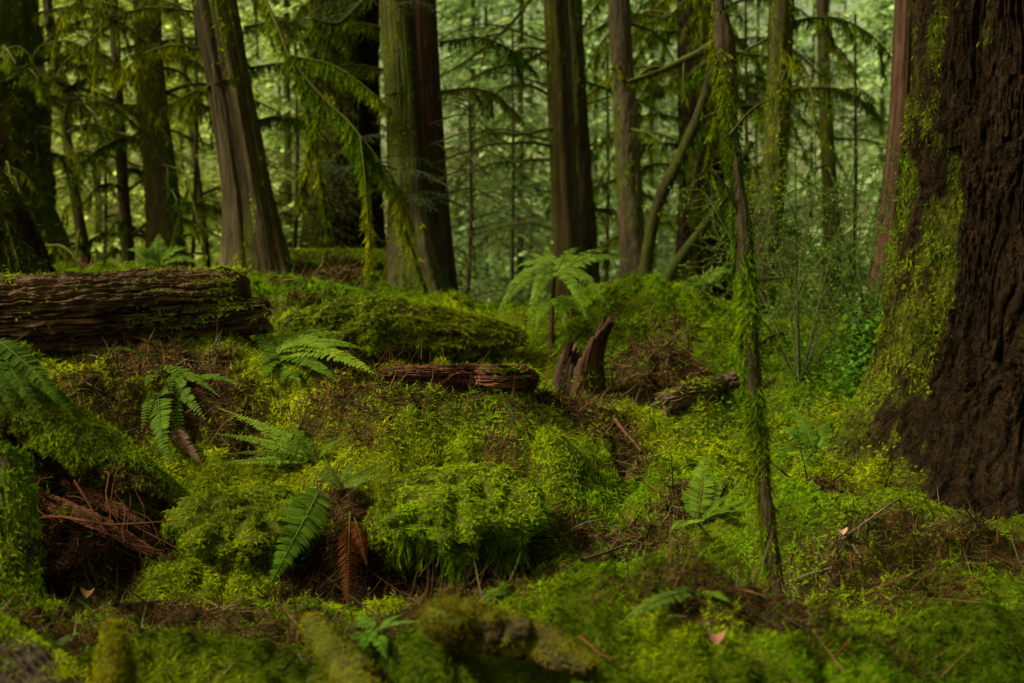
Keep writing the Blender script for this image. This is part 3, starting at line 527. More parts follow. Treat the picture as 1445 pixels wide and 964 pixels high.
# ---------------------------------------------------------------- fallen wood
def log_mesh(pa, ra, ns, m, disp, cut0=None, cut1=None, flat=1.0, ends=(1, 1)):
    pa = catmull(pa, 80); t, x, y = frames(pa, np.array([0, 0, 1.])); seg = np.concatenate([[0], np.cumsum(np.linalg.norm(np.diff(pa, axis=0), axis=1))]); LN = seg[-1]
    th = np.arange(ns)/ns*2*np.pi; c0 = np.zeros(ns) if cut0 is None else cut0(th); c1 = np.zeros(ns) if cut1 is None else cut1(th)
    tt = np.linspace(0, 1, m); S = c0[None]+(LN-c1-c0)[None]*tt[:, None]; TH = np.repeat(th[None], m, 0)
    R = np.interp(S/LN*(len(ra)-1), np.arange(len(ra)), ra); D = disp(TH, S, R); rr = R+D
    ip = lambda A: np.stack([np.interp(S, seg, A[:, k]) for k in range(3)], -1)
    cen = ip(pa); X, Y, Tn = ip(x), ip(y), ip(t)
    V = cen+X*(np.cos(TH)*rr)[..., None]+Y*(np.sin(TH)*rr*flat)[..., None]; i = np.arange(m*ns).reshape(m, ns); j = np.roll(i, -1, 1)
    F = [np.stack([i[:-1], j[:-1], j[1:], i[1:]], -1).reshape(-1, 4)]; VV = [V.reshape(-1, 3)]; E = [np.zeros(m*ns)]; N = m*ns; DD = [D.ravel()]
    for e, en in ((0, ends[0]), (m-1, ends[1])):
        if not en: continue
        prev = i[e]; cc = V[e].mean(0); sg = -1 if e == 0 else 1
        for q, f in enumerate((.86, .68, .45, .22, .02)):
            rv = cc+(V[e]-cc)*f; rv = rv+Tn[e]*(sg*(ra[0 if e == 0 else -1]*(.10*noise(np.stack([np.cos(th)*f*3, np.sin(th)*f*3, th*0+e], -1)*2.2, 61+q)-.06*(1-f)))[:, None])
            k = np.arange(ns)+N; k2 = np.roll(k, -1); p2 = np.roll(prev, -1)
            F.append(np.stack([prev, p2, k2, k], -1) if e else np.stack([p2, prev, k, k2], -1)); VV.append(rv); E.append(np.ones(ns)); DD.append(np.zeros(ns)); N += ns; prev = k
    V = np.concatenate(VV); F = np.concatenate(F)
    cen_all = cen.reshape(-1, 3).mean(0)
    return V, F, np.concatenate(DD), np.concatenate(E), cen.reshape(-1, 3)
def fallen(name, label, cat, pts, ds, lo, hi, mossy, seed, sprigs=0, sprigL=.03, ns=120, m=180, ridge=1.0, cut0=None, cut1=None, flat=1.0, ends=(1, 1), hang=.3, yellow=0, dark=.05, lump=.0, mat=None, base=None, upb=.9, snap=None, tint=(1, 1, 1)):
    pw = [P(a, b, d) for (a, b, w), d in zip(pts, ds)]
    if snap is not None:
        for i_, ((a, b, w), d) in enumerate(zip(pts, ds)):
            q_ = rest(a, b, w/2/FPX*d*snap); dq = None if q_ is None else proj(q_)[2]
            if dq is not None and abs(dq/d-1) < .3: pw[i_] = q_
    rw = [w/2/FPX*d for (a, b, w), d in zip(pts, ds)]; rm = float(np.mean(rw))
    if base is None: mid = sum(pw)/len(pw); base = np.array([mid[0], mid[1], mid[2]-rm])
    root = thing(name, base, label, cat)
    def disp(TH, S, R):
        c = np.stack([np.cos(TH), np.sin(TH), S/max(rm, .02)], -1)
        g = c*np.array([1, 1, .22]); g = g+.12*fbm(c*np.array([2, 2, 1]), seed+5, 2)[..., None]
        e = (.05*fbm(c*np.array([6, 6, 4.5]), seed+13, 3)+.08*noise(g*np.array([2.6, 2.6, .5]), seed)+.06*fbm(g*np.array([7, 7, 1.6]), seed+2, 3)+.07*fbm(g*np.array([18, 18, 4.5]), seed+3, 3)
             -.09*np.clip(1-np.abs(noise(g*np.array([5, 5, .9]), seed+4))*5, 0, 1)-.06*np.clip(1-np.abs(noise(g*np.array([11, 11, 2.2]), seed+8))*4, 0, 1)-.03*np.clip(1-np.abs(noise(c*np.array([2.5, 2.5, .9]), seed+10))*9, 0, 1))
        return R*(ridge*e+lump*fbm(c*np.array([1.6, 1.6, 1.2]), seed+9, 3)+.03*noise(c*np.array([9, 9, 5]), seed+6))
    V, F, D, E, cen = log_mesh(pw, rw, ns, m, disp, cut0, cut1, flat, ends)
    nn, _ = fgeo(V, F); vn = np.zeros_like(V)
    for q in range(4): np.add.at(vn, F[:, q], nn)
    vn = norm(vn)
    tone = np.clip(.45+1.6*D/rm+.6*fbm(V*np.array([3, 14, 14]), seed+30, 3), 0, 1); c = mixc(col3(lo), col3(hi), tone)
    mk = 1.0*fbm(V*np.array([3.2, 5, 7]), seed+40, 3)+.4*fbm(V*16, seed+41, 2)+upb*(vn[:, 2]-.2)
    mk = sstep(.6-1.5*mossy, 1.05-1.5*mossy, mk)*(1-(.8 if mossy < .5 else .1)*E); c = mixc(c, mixc(col3((.022, .032, .003)), col3((.06, .072, .005)), .5+.5*fbm(V*7, seed+43, 2)), mk)
    b = MB(); b.add(V, F, c); b.build('wood', mat or M_WOOD, root, smooth=False)
    if sprigs:
        pos, n2, k = scatter(V, F, mk[F].mean(1)**1.3+.004, sprigs); mb = MB(); moss(mb, pos, n2, sprigL, .4, dark, yellow, hang, tint=tint); mb.build('moss', M_MOSS, root, smooth=False)
    return root, V, F, mk
def jag(a, seed, step=None):
    def f(th):
        j = a*np.abs(noise(np.stack([np.cos(th)*2.5, np.sin(th)*2.5, th*0], -1)*1.7, seed))+.6*a*np.abs(noise(np.stack([np.cos(th)*7, np.sin(th)*7, th*0], -1), seed+1))
        if step: j = j+step[0]*sstep(step[1]-.15, step[1]+.15, np.sin(th)*step[2])
        return j
    return f
# the big log: frames() uses ref=Z so sin(theta) points up along the log's vertical
fallen('fallen_log', 'big dark rotting log with broken end lying across the left', 'log', [(-260,452,112),(-100,446,112),(80,440,110),(240,432,104),(385,424,92)], [5.25,5.3,5.4,5.5,5.55],
       (.012,.007,.005), (.105,.062,.040), .20, 51, 9000, .026, 260, 560, 1.25, cut1=jag(.05, 71, (.11, .1, 1)), flat=1.0, hang=.5, yellow=.1)
fallen('mossy_log', 'thick moss-covered log tapering to a blunt tip in the centre', 'log', [(395,500,95),(470,478,105),(560,472,104),(640,474,84),(700,474,56),(742,478,22)], [7.1,7.15,7.2,7.2,7.2,7.2],
       (.025,.016,.010), (.09,.055,.032), .85, 52, 15000, .04, 120, 160, .9, lump=.35, flat=.95, yellow=-.02, hang=.4, dark=.15)
fallen('rotten_slab', 'splintered red-brown slab of rotten wood below the mossy centre log', 'rotten wood', [(540,528,20),(600,528,34),(670,530,44),(715,533,42),(748,537,22)], [6.25,6.2,6.15,6.1,6.1],
       (.035,.014,.010), (.17,.070,.045), -.12, 53, 700, .03, 110, 160, 1.9, cut1=jag(.07, 73), flat=.75, snap=.7)
fallen('rotten_slab', 'red-brown crumbling wood splinter in the dark hollow at lower left', 'rotten wood', [(40,690,16),(80,715,34),(140,742,34),(190,768,26),(225,785,10)], [4.0,3.95,3.9,3.85,3.8],
       (.020,.008,.005), (.12,.045,.022), -.2, 54, 300, .02, 110, 160, 2.0, cut1=jag(.05, 74), flat=.8, snap=.7)
fallen('rotten_slab', 'thin red-brown splinter above the crumbling one in the lower left hollow', 'rotten wood', [(85,680,10),(130,698,22),(175,722,22),(212,748,8)], [4.08,4.05,4.0,3.97],
       (.030,.012,.008), (.17,.065,.033), -.2, 55, 150, .02, 80, 120, 2.0, cut1=jag(.04, 75), flat=.7, snap=.7)
fallen('mossy_log', 'low mossy log half sunk behind the twin trunks, lying level', 'log', [(415,362,18),(450,364,24),(500,364,24),(545,366,24)], [11.3,11.3,11.3,11.3], (.03,.02,.012), (.08,.06,.035), .55, 56, 1800, .06, 50, 70, .5)
fallen('weathered_log', 'grey-brown broken log poking out right of the hollow behind the sapling', 'log', [(925,575,34),(970,558,34),(1010,545,28),(1045,532,24)], [6.5,6.7,6.9,7.0], (.03,.02,.013), (.15,.105,.065), .08, 57, 500, .035, 70, 90, 1.4, cut0=jag(.06,76), cut1=jag(.05, 77), snap=.7)
fallen('mossy_root', 'thick mossy root sloping down over the dark hollow at left', 'root', [(-90,520,80),(0,560,92),(70,598,84),(140,640,76),(200,676,66),(255,712,36)], [4.25,4.2,4.15,4.15,4.15,4.2], (.02,.013,.008), (.06,.038,.022), .6, 58, 14000, .026, 90, 160, .7, lump=.25, hang=.75)
fallen('mossy_stump', 'moss-hung old stump at the left frame edge beside the hollow', 'stump', [(0,640,60),(-2,690,96),(2,760,92),(8,830,96),(10,900,110)], [3.75,3.7,3.65,3.6,3.55], (.012,.010,.006), (.032,.024,.012), .85, 59, 20000, .028, 90, 140, .8, lump=.25, hang=1.1, upb=.2)
fallen('bark_log', 'bare grey-brown log end in the bottom left corner', 'log', [(-120,880,130),(-20,935,130),(60,985,120),(120,1030,100)], [2.75,2.7,2.65,2.6], (.015,.011,.007), (.065,.048,.032), .16, 60, 5000, .02, 120, 120, 1.0)
fallen('mossy_stub', 'upright mossy branch stub at bottom left, nearest to the camera', 'branch stub', [(163,1060,62),(162,980,60),(161,915,58),(159,897,54),(158,885,44),(157,879,22)], [2.42,2.44,2.46,2.47,2.475,2.475], (.02,.016,.008), (.045,.036,.016), .7, 61, 8000, .013, 60, 90, .25, lump=.15, upb=.15, yellow=.2, hang=.3, dark=.0, tint=(.6, .5, 1.2))
fallen('mossy_stub', 'knobbly mossy stub leaning left at the bottom, left of the lying branch', 'branch stub', [(530,1010,62),(492,945,52),(462,905,46),(444,884,40),(434,874,16)], [2.5,2.58,2.65,2.7,2.71], (.02,.016,.008), (.045,.036,.016), .6, 62, 7000, .013, 60, 90, .4, lump=.35, upb=.15, yellow=.35, dark=.0, snap=2.4, tint=(.6, .44, 1.5))
fallen('mossy_branch', 'mossy broken branch lying level in the bottom centre foreground', 'branch', [(616,872,24),(628,876,52),(660,884,58),(715,895,54),(765,912,46),(835,945,20)], [2.95,2.95,2.93,2.9,2.87,2.84], (.02,.016,.008), (.05,.038,.018), .62, 63, 9000, .013, 70, 110, .4, lump=.3, upb=.4, yellow=.45, hang=.6, dark=.0, snap=2.2, tint=(.62, .42, 1.5))
fallen('mossy_root', 'low mossy ridge of root below the leaning cedar foot', 'root', [(395,398,16),(430,402,22),(480,415,18),(520,432,8)], [9.3,9.0,8.6,8.2], (.03,.02,.012), (.07,.05,.03), .5, 64, 1500, .045, 40, 60, .5)
# broken hollow stump: a shell with a jagged rim
def hollow_stump():
    b0 = P(815,548,6.7); root = thing('broken_stump', b0, 'small broken hollow stump with a tall right splinter', 'stump'); ns, m = 96, 60
    th = np.arange(ns)/ns*2*np.pi; cs, sn = np.cos(th), np.sin(th)
    jn = .05*noise(np.stack([cs*3, sn*3, th*0], -1)*1.5, 5)+.03*noise(np.stack([cs*8, sn*8, th*0], -1), 6)
    H = .17+.20*sstep(.0, .8, np.cos(th+.1))+jn*1.1+.05*sstep(.5, 1, np.cos(th-2.7))
    t = np.linspace(-.15, 1, m); V = []
    for rad, lean in ((1.0, 1), (.72, 1)):
        tt = t if rad == 1 else t[::-1]
        h = tt[:, None]*H[None]; r = .12*(1.12-.35*np.clip(tt, 0, 1))[:, None]*(1+.16*noise(np.stack([np.repeat((cs*3)[None], m, 0), np.repeat((sn*3)[None], m, 0), h*3], -1), 7)+.08*noise(np.stack([np.repeat((cs*9)[None], m, 0), np.repeat((sn*9)[None], m, 0), h*4], -1), 8))*rad
        V.append(np.stack([b0[0]+r*cs+.28*h*(h > .12)*(h-.12)/.3+.04*h*(h > 0), b0[1]+r*sn, b0[2]+h], -1))
    V = np.concatenate(V).reshape(-1, 3); M = 2*m; i = np.arange(M*ns).reshape(M, ns); j = np.roll(i, -1, 1); F = np.stack([i[:-1], j[:-1], j[1:], i[1:]], -1).reshape(-1, 4)
    c = mixc(col3((.010,.006,.004)), col3((.070,.036,.022)), np.clip(.5+.9*fbm(V*np.array([22,22,5]), 12, 3), 0, 1)); b = MB(); b.add(V, F, c); b.build('wood', M_CEDAR, root, smooth=False)
    w_ = np.clip(fbm(V*6, 14, 2)*2, 0, 1)*(V[:, 2] < b0[2]+.16); pos, n2, k = scatter(V, F, w_[F].mean(1)+.001, 700); mb = MB(); moss(mb, pos, n2, .03, .6, .1, 0, .3); mb.build('moss', M_MOSS, root, smooth=False)
hollow_stump()
# undercut moss cushions over the dark hollows
def cushion(label, c, d, rx, ry, rz, n, seed, L=.03):
    p0 = P(c[0], c[1], d); root = thing('moss_cushion', p0-np.array([0, 0, rz*.4]), label, 'moss mound'); nu, nv = 110, 60
    u = np.arange(nu)/nu*2*np.pi; v = np.linspace(0, 1, nv); Uu, Vv = np.meshgrid(u, v)
    rr = np.sin(np.clip(Vv*1.5, 0, 1)*np.pi/2)*(1-.18*sstep(.75, 1, Vv)); zz = np.where(Vv < .667, np.cos(Vv*1.5*np.pi/2), -(Vv-.667)*2.2)
    q = np.stack([np.cos(Uu)*rr*1.7, np.sin(Uu)*rr*1.7, zz], -1); k = 1+.30*fbm(q*1.5, seed, 3)+.14*noise(q*3.5, seed+2)
    hem = .5*np.clip(noise(np.stack([np.cos(Uu)*2.5, np.sin(Uu)*2.5, Uu*0], -1), seed+6), -.5, 1)*sstep(.6, 1, Vv)
    V = np.stack([p0[0]+rx*rr*np.cos(Uu)*k, p0[1]+ry*rr*np.sin(Uu)*k, p0[2]+rz*(zz*k-hem)], -1).reshape(-1, 3)
    i = np.arange(nv*nu).reshape(nv, nu); j = np.roll(i, -1, 1); F = np.stack([i[:-1], i[1:], j[1:], j[:-1]], -1).reshape(-1, 4)
    b = MB(); b.add(V, F, mixc(col3((.03,.036,.006)), col3((.08,.095,.01)), .5+.5*fbm(V*8, seed+3, 2))); b.build('peat', M_GROUND, root)
    pos, nn, kk = scatter(V, F, np.ones(len(F)), n); mb = MB(); moss(mb, pos, nn, L, .6, 0.02, .05, .2); 
    hemv = V.reshape(nv, nu, 3)[-6:].reshape(-1, 3); hp = hemv[rng.integers(0, len(hemv), n//9)]; dv = norm(np.array([0, 0, -1.])+.4*rdir(len(hp))); Ls = L*2*rng.lognormal(0, .4, len(hp))
    inst(mb, TS, hp, dv, rdir(len(hp)), Ls, Ls*.45, rng.normal(0, .2, len(hp)), moss_cols(hp, len(hp), .25)); mb.build('moss', M_MOSS, root, smooth=False); return root
cushion('plump bright moss cushion overhanging the dark hollow at bottom centre', (650,715), 4.2, .255, .30, .125, 15000, 81)
cushion('ragged moss cushion left of the long hanging frond above the hollow', (345,740), 4.1, .215, .24, .12, 11000, 82)
cushion('low moss cushion between the plump bright one and the red dead frond', (555,745), 4.2, .09, .12, .10, 3000, 84)
root = thing('exposed_roots', P(130,740,3.9), 'tangle of thin reddish roots over the dark hollow at lower left', 'roots')
for k in range(13):
    a_ = P(rng.uniform(40,190), rng.uniform(640,760), 4.0); e_ = P(rng.uniform(60,280), rng.uniform(720,830), 3.84)
    m_ = (a_+e_)/2+rng.normal(0,.045,3); b = MB(); simple_tube(b, [a_, a_*.7+m_*.3+rng.normal(0,.018,3), m_, m_*.4+e_*.6+rng.normal(0,.02,3), e_], rng.uniform(.002,.006), .0012, col3((.075,.028,.013))*rng.uniform(.5,1.2), 6, 26); b.build('root', M_TWIG, root)
# rootlets hanging under the cushion
root = thing('hanging_rootlet', P(615,800,4.05), 'thin brown rootlets hanging under the plump moss cushion', 'rootlets')
for k, (a, b_) in enumerate([(600,790),(612,795),(622,800),(635,790),(690,770),(705,765)]):
    b = MB(); st = P(a, b_-35, 4.02); simple_tube(b, [st, st+np.array([rng.normal(0,.01),-.01,-.06]), st+np.array([rng.normal(0,.015),0,-.12]), st+np.array([rng.normal(0,.03),.0,-.19])], .004, .0015, col3((.07,.042,.024)), 5, 14); b.build('rootlet', M_TWIG, root)
def twig(label, pix, d0, d1, r, col, name='twig', up=.02, side=0):
    pp = [G(a, b_) for a, b_ in pix]; z = [p+np.array([0, 0, up]) for p in pp]; root = thing(name, z[0], label, 'twig'); b = MB(); simple_tube(b, z, r, r*.5, col3(col), 6, 24); b.build('stem', M_TWIG, root)
    for k in range(side):
        t = rng.uniform(.3, .9); i = int(t*(len(z)-1)); st = z[i]; b = MB(); dv = rdir(1)[0]*np.array([.08, .08, .04]); simple_tube(b, [st, st+dv*.5, st+dv], r*.5, r*.25, col3(col), 5, 8); b.build('side_twig', M_TWIG, root)
twig('long pale twig lying on the moss mound below the huge fir', [(1186,780),(1220,754),(1262,724),(1302,702)], 0, 0, .005, (.12,.085,.05), up=.035, side=3)
twig('crooked brown twig lying in the red litter left of the small upright fern', [(822,800),(860,785),(905,765),(945,735)], 0, 0, .006, (.10,.06,.035), up=.015, side=3)
twig('straight rusty twig slanting down into the lower left hollow', [(78,632),(110,668),(148,706),(182,742)], 0, 0, .004, (.17,.06,.03), up=.05)
twig('dark forked twig sticking up from the moss right of centre', [(868,602),(880,615),(895,632),(905,645)], 0, 0, .009, (.10,.045,.028), up=.02, side=5)
twig('dark flat stick lying in the bottom left litter', [(165,862),(195,857),(225,852)], 0, 0, .010, (.06,.045,.035), up=.008)
twig('thin brown twig between the lying mossy branch and the moss cushion', [(890,655+110),(840,778),(795,800)], 0, 0, .005, (.09,.05,.03), up=.01, side=2)
def dead_leaf(label, px, py, s, col):
    p = G(px, py, .035); root = thing('dead_leaf', p, label, 'leaf'); b = MB(); u = np.linspace(-1, 1, 9); v = np.linspace(0, 1, 9); U, Vv = np.meshgrid(u, v); w_ = np.sin(np.pi*Vv**.8)*.45*(1+.15*np.cos(Vv*22))
    V = np.stack([U*w_*s, (Vv-.5)*s*.7, s*(.35*(U*w_*2)**2+.25*np.sin(Vv*3)+.2*Vv)], -1).reshape(-1, 3)+p; i = np.arange(81).reshape(9, 9); F = np.stack([i[:-1, :-1], i[:-1, 1:], i[1:, 1:], i[1:, :-1]], -1).reshape(-1, 4)
    b.add(V, F, col3(col)); b.build('blade', M_LITTER, root); b = MB(); simple_tube(b, [p+np.array([0, .3*s, .2*s]), p+np.array([.1*s, .6*s, .1*s]), p+np.array([.2*s, .8*s, -.2*s])], .0015, .001, col3((.09, .05, .03)), 5, 8); b.build('stalk', M_TWIG, root)
dead_leaf('curled pale pinkish dead leaf beside the long pale twig', 1188, 772, .035, (.42,.25,.19))
dead_leaf('crumpled brown dead leaf on the front moss mound near the bottom edge', 1010, 932, .045, (.24,.12,.075))
dead_leaf('small tan curled leaf standing in the bottom left litter', 125, 862, .045, (.20,.11,.05))
# ---------------------------------------------------------------- ferns
def frond(root, base, tip, arch=.1, width=.05, n=30, c0=(.040,.085,.005), c1=(.10,.18,.012), hint=(0,-.5,1), droop=.15, name='frond', gap=.78, start=.1, label=None, sway=0.):
    base = np.array(base, float); tip = np.array(tip, float); ln = np.linalg.norm(tip-base); hint = norm(np.array(hint, float)); ax = norm(tip-base); sd = norm(np.cross(hint, ax)); upn = np.cross(ax, sd)
    mid = (base*.55+tip*.45)+upn*arch+sd*sway; t = np.linspace(0, 1, 60)[:, None]; pa = base*(1-t)**2+2*mid*t*(1-t)+tip*t*t
    tg = norm(np.gradient(pa, axis=0)); b = MB(); V, F, *_ = tube(pa, np.linspace(.0028, .0008, 60)*(ln/.35)**.5, 5); b.add(V, F, mixc(col3((.10,.13,.03)), col3(c1), np.linspace(0, 1, len(V))))
    tt = start+(1-start)*(np.arange(n)+.5)/n; u = (tt-start)/(1-start); prof = np.minimum(1, .5+u*2.2)*np.clip(1-np.maximum(0, u-.3)/.72, 0, 1)**.8+.03
    fi = tt*59; i0 = np.minimum(fi.astype(int), 58); pos = pa[i0]*(1-(fi-i0))[:, None]+pa[i0+1]*(fi-i0)[:, None]; tx = tg[i0]; s2 = norm(sd-tx*(tx@sd)[:, None]); nrm = np.cross(tx, s2)
    sp = ln*(1-start)/n
    for sg in (1, -1):
        k = len(pos); dv = norm(s2*sg+tx*(.22+.5*u[:, None])+nrm*rng.normal(.02, .10, (k, 1))); L = width*prof*rng.uniform(.88, 1.08, k)
        inst(b, TB, pos, dv, norm(nrm+.22*rdir(k)), L, np.minimum(sp*gap*1.6, L*.6), droop+rng.normal(0, .05, k), mixc(col3(c0), col3(c1), np.clip(rng.normal(.5, .22, k), 0, 1)))
    o = b.build(name, M_FERN, root, smooth=False)
    if label: o['label'] = label
    return o
FG = 'sword ferns growing in the moss'
def fern(label, base, d, tips, name='sword_fern', n=28, group=FG, pxw=26, **kw):
    """tips: (px, py, depth, arch px, half width px)"""
    b = P(base[0], base[1], d); sn = kw.pop('snap', True); dl = 1.
    if sn:
        g_ = rest(base[0], base[1], .01); dg = 0 if g_ is None else proj(g_)[2]
        if abs(dg/d-1) < .25: b = g_; dl = dg/d
    d = d*dl; root = thing(name, b, label, 'fern', group)
    for tp in tips:
        px, py, dt, ar, w_ = tp[:5]; dt = dt*dl; r_ = rest(px, py, .06); dt = dt if r_ is None else min(dt, proj(r_)[2]-.02); k = dict(kw); k.update(tp[5] if len(tp) > 5 else {}); s = d/FPX
        bb = P(*k.pop('base')) if 'base' in k else b+rdir(1)[0]*.012
        frond(root, bb, P(px, py, dt), ar*s, w_*s, k.pop('n', n), **k)
    return root
LT = dict(c0=(.075,.15,.010), c1=(.19,.29,.025))
fern('glossy arching sword fern beside the broken end of the big log', (392,505), 5.3, [(530,528,5.1,48,26,LT),(512,492,5.3,34,20,LT),(470,462,5.6,30,16),(415,452,5.7,20,14,LT),(350,462,5.5,22,14),(372,535,5.05,20,16),(425,545,5.0,14,17),(478,540,5.0,30,20),(440,470,5.5,20,16,LT),(500,512,5.15,40,20,LT),(455,492,5.25,34,20,LT),(400,540,5.0,16,17),(365,515,5.15,18,16),(492,470,5.5,34,14,LT)], n=32)
fern('sword fern with a long frond hanging straight down the litter bank at left', (230,518), 4.95, [(236,656,4.7,34,25,dict(hint=(0,-1,.25),n=40)),(290,592,4.8,26,19,dict(hint=(0,-1,.4))),(140,492,5.0,18,10),(345,545,4.95,14,9,dict(base=(275,532,4.95))),(205,545,4.85,8,14),(262,640,4.7,30,17),(200,610,4.7,26,16),(310,560,4.85,26,13)], n=30)
fern('dark sword fern drooping over the mossy root at the left frame edge', (-15,478), 4.1, [(106,592,3.98,26,21,dict(n=38)),(60,520,4.1,20,18),(62,600,3.95,22,18),(-40,600,4.0,14,20),(20,590,3.95,18,18)], n=34, snap=False, c0=(.03,.06,.006), c1=(.07,.13,.012))
fern('low pale fern with three fronds trailing left over the moss slope', (445,652), 4.6, [(308,576,4.75,24,13,LT),(303,612,4.65,20,14,LT),(292,658,4.5,12,13,LT),(380,628,4.7,10,10),(330,640,4.5,18,12),(410,600,4.75,14,11),(345,590,4.7,22,12,LT),(480,620,4.7,12,10)], n=32)
fern('sword fern at the hollow rim with one big glossy hanging frond', (478,690), 4.22, [(380,826,3.86,22,33,dict(base=(452,690,4.1),n=42,hint=(.35,-1,.5),c0=(.045,.10,.006),c1=(.11,.2,.015),start=.03)),(455,640,4.3,10,8),(505,640,4.35,8,8),(585,642,4.35,16,9),(560,668,4.2,10,9),(430,655,4.3,8,7),(470,668,4.1,4,8)], n=18, snap=False, c0=(.05,.09,.008), c1=(.11,.16,.02))
root = thing('dead_frond', P(493,725,4.05), 'rusty orange dead frond hanging in the hollow right of the big glossy frond', 'dead fern')
RD = dict(c0=(.07,.020,.007), c1=(.19,.055,.016), droop=.7, gap=.42)
frond(root, P(494,722,4.03), P(490,872,3.86), .02, .045, 34, hint=(0,-1,.2), **RD); frond(root, P(500,730,4.03), P(518,800,3.93), .03, .03, 22, hint=(.3,-1,.2), **RD)
root = thing('dead_frond', P(452,700,4.1), 'faded brown dead frond lying flat on the litter bank right of the hanging frond', 'dead fern')
frond(root, P(240,600,4.62), P(285,655,4.5), .01, .03, 24, hint=(0,-1,.6), c0=(.09,.05,.03), c1=(.17,.09,.06))
tf = fern('tall bright fern on a thin dark stem standing at centre', (782,392), 7.5, [(896,372,7.6,48,17),(860,436,7.1,62,16),(700,448,7.3,58,17),(726,380,7.8,34,15),(744,462,7.0,64,14),(818,350,8.1,30,14),(872,352,8.1,36,14),(828,452,6.9,60,14),(770,347,8.2,18,14),(712,412,7.5,44,15),(745,360,8.0,26,13),(800,470,7.1,40,12,dict(base=(780,425,7.45))),(755,480,7.2,44,12,dict(base=(780,425,7.45))),(845,470,7.4,46,12,dict(base=(780,430,7.45)))], name='tall_fern', snap=False, n=34, droop=.3, c0=(.07,.15,.012), c1=(.18,.28,.03))
b = MB(); simple_tube(b, [G(776,520)-np.array([0,0,.05]), P(778,460,7.45), P(782,392,7.5)], .02, .012, col3((.05,.035,.02)), 8, 14); b.build('stem', M_TWIG, tf)
fern('small upright pale sword fern beside the red litter right of centre', (986,738), 4.75, [(994,640,4.95,14,24,dict(n=30,hint=(0,-1,.3),**LT)),(945,752,4.55,16,20,dict(hint=(-.3,-.8,.8),**LT)),(1066,704,4.8,14,13),(1050,690,5.0,14,12),(1022,672,5.0,8,13,LT),(1070,722,4.7,14,12),(962,690,4.9,8,12)], n=24)
fern('small fern frond curving left on the front moss mound', (985,838), 3.32, [(872,882,3.18,30,17,dict(c0=(.06,.12,.012),c1=(.15,.22,.03))),(1030,850,3.25,10,12),(950,832,3.4,8,10)], n=28)
fern('little fern peeping out behind the lying mossy branch', (722,826), 3.75, [(668,858,3.6,14,14,LT),(700,838,3.7,6,9)], n=22)
fern('bright little fern clump between the two bottom centre stubs', (525,893), 3.1, [(505,868,3.2,8,16),(566,868,3.2,10,10),(605,878,3.15,12,9),(486,905,3.0,8,12),(545,930,2.9,10,14),(505,925,2.95,8,13)], n=14, gap=.9, c0=(.05,.12,.008), c1=(.10,.21,.015))
fern('feathery fern behind the crest left of the vine maple stems', (985,408), 9.2, [(1040,384,9.2,30,18),(972,392,9.3,16,14),(1020,408,8.9,34,18),(960,415,9.0,20,14)], n=22, c0=(.06,.12,.01), c1=(.12,.2,.02))
fern('small fern behind the big log at the left frame edge', (25,372), 8.0, [(-10,300,8.1,16,16),(48,305,8.2,16,14),(60,330,8.0,20,13),(5,330,7.9,20,14)], n=22, c0=(.05,.11,.01), c1=(.10,.19,.02))
fern('fern clump at the foot of the smooth mossy trunk at left', (225,378), 10.6, [(180,352,10.6,24,16),(270,350,10.6,24,16),(225,330,10.8,14,15),(285,372,10.4,22,14),(170,378,10.4,22,14)], n=20, c0=(.05,.11,.01), c1=(.11,.19,.02))
fern('tiny fern sprig in the bottom left corner beside the bare log', (70,915), 2.85, [(105,900,2.85,8,12),(95,930,2.8,8,11),(60,890,2.9,6,10)], n=14, c0=(.03,.06,.006), c1=(.06,.11,.01))
fern('soft fern right of the sapling among the leafy ground cover', (1150,640), 5.6, [(1100,600,5.7,18,14),(1085,640,5.5,18,14),(1190,610,5.7,18,13),(1120,575,5.8,14,14),(1170,590,5.9,14,14),(1130,665,5.4,14,13)], n=22, c0=(.05,.12,.008), c1=(.10,.2,.015))
# leafy shrub beside the huge fir, huckleberry with fine twigs, ground cover
def bush(label, px, py, d, rx, rz, n, name='leafy_shrub', leaf=.035, c0=(.03,.09,.006), c1=(.09,.20,.015), stems=8):
    b0 = P(px, py, d); root = thing(name, b0, label, 'shrub'); lb = MB()
    for s in range(stems):
        a = rng.uniform(0, 6.28); e = b0+np.array([math.cos(a)*rx*rng.uniform(.3, 1), math.sin(a)*rx*.6*rng.uniform(.3, 1), rz*rng.uniform(.5, 1)])
        b = MB(); pth = [b0, (b0+e)/2+rdir(1)[0]*.05, e]; simple_tube(b, pth, .006, .002, col3((.05,.04,.02)), 5, 10); b.build('stem', M_TWIG, root)
        pa = catmull(pth, 20); m = n//stems; k = rng.integers(4, 20, m); pos = pa[k]+rng.normal(0, .06, (m, 3)); inst(lb, TB, pos, norm(rdir(m)+np.array([0, -.2, -.2])), norm(np.array([0, -.4, 1])+.5*rdir(m)), leaf*rng.uniform(.6, 1.3, m), leaf*.75, .2, mixc(col3(c0), col3(c1), rng.random(m)))
    lb.build('foliage', M_FERN, root, smooth=False); return root
bush('bright leafy shrub pressed against the left side of the huge fir', 1232, 585, 6.2, .16, .55, 900)
bush('dim leafy sprig beside the reddish cedar foot', 1220, 470, 8.0, .2, .3, 400)
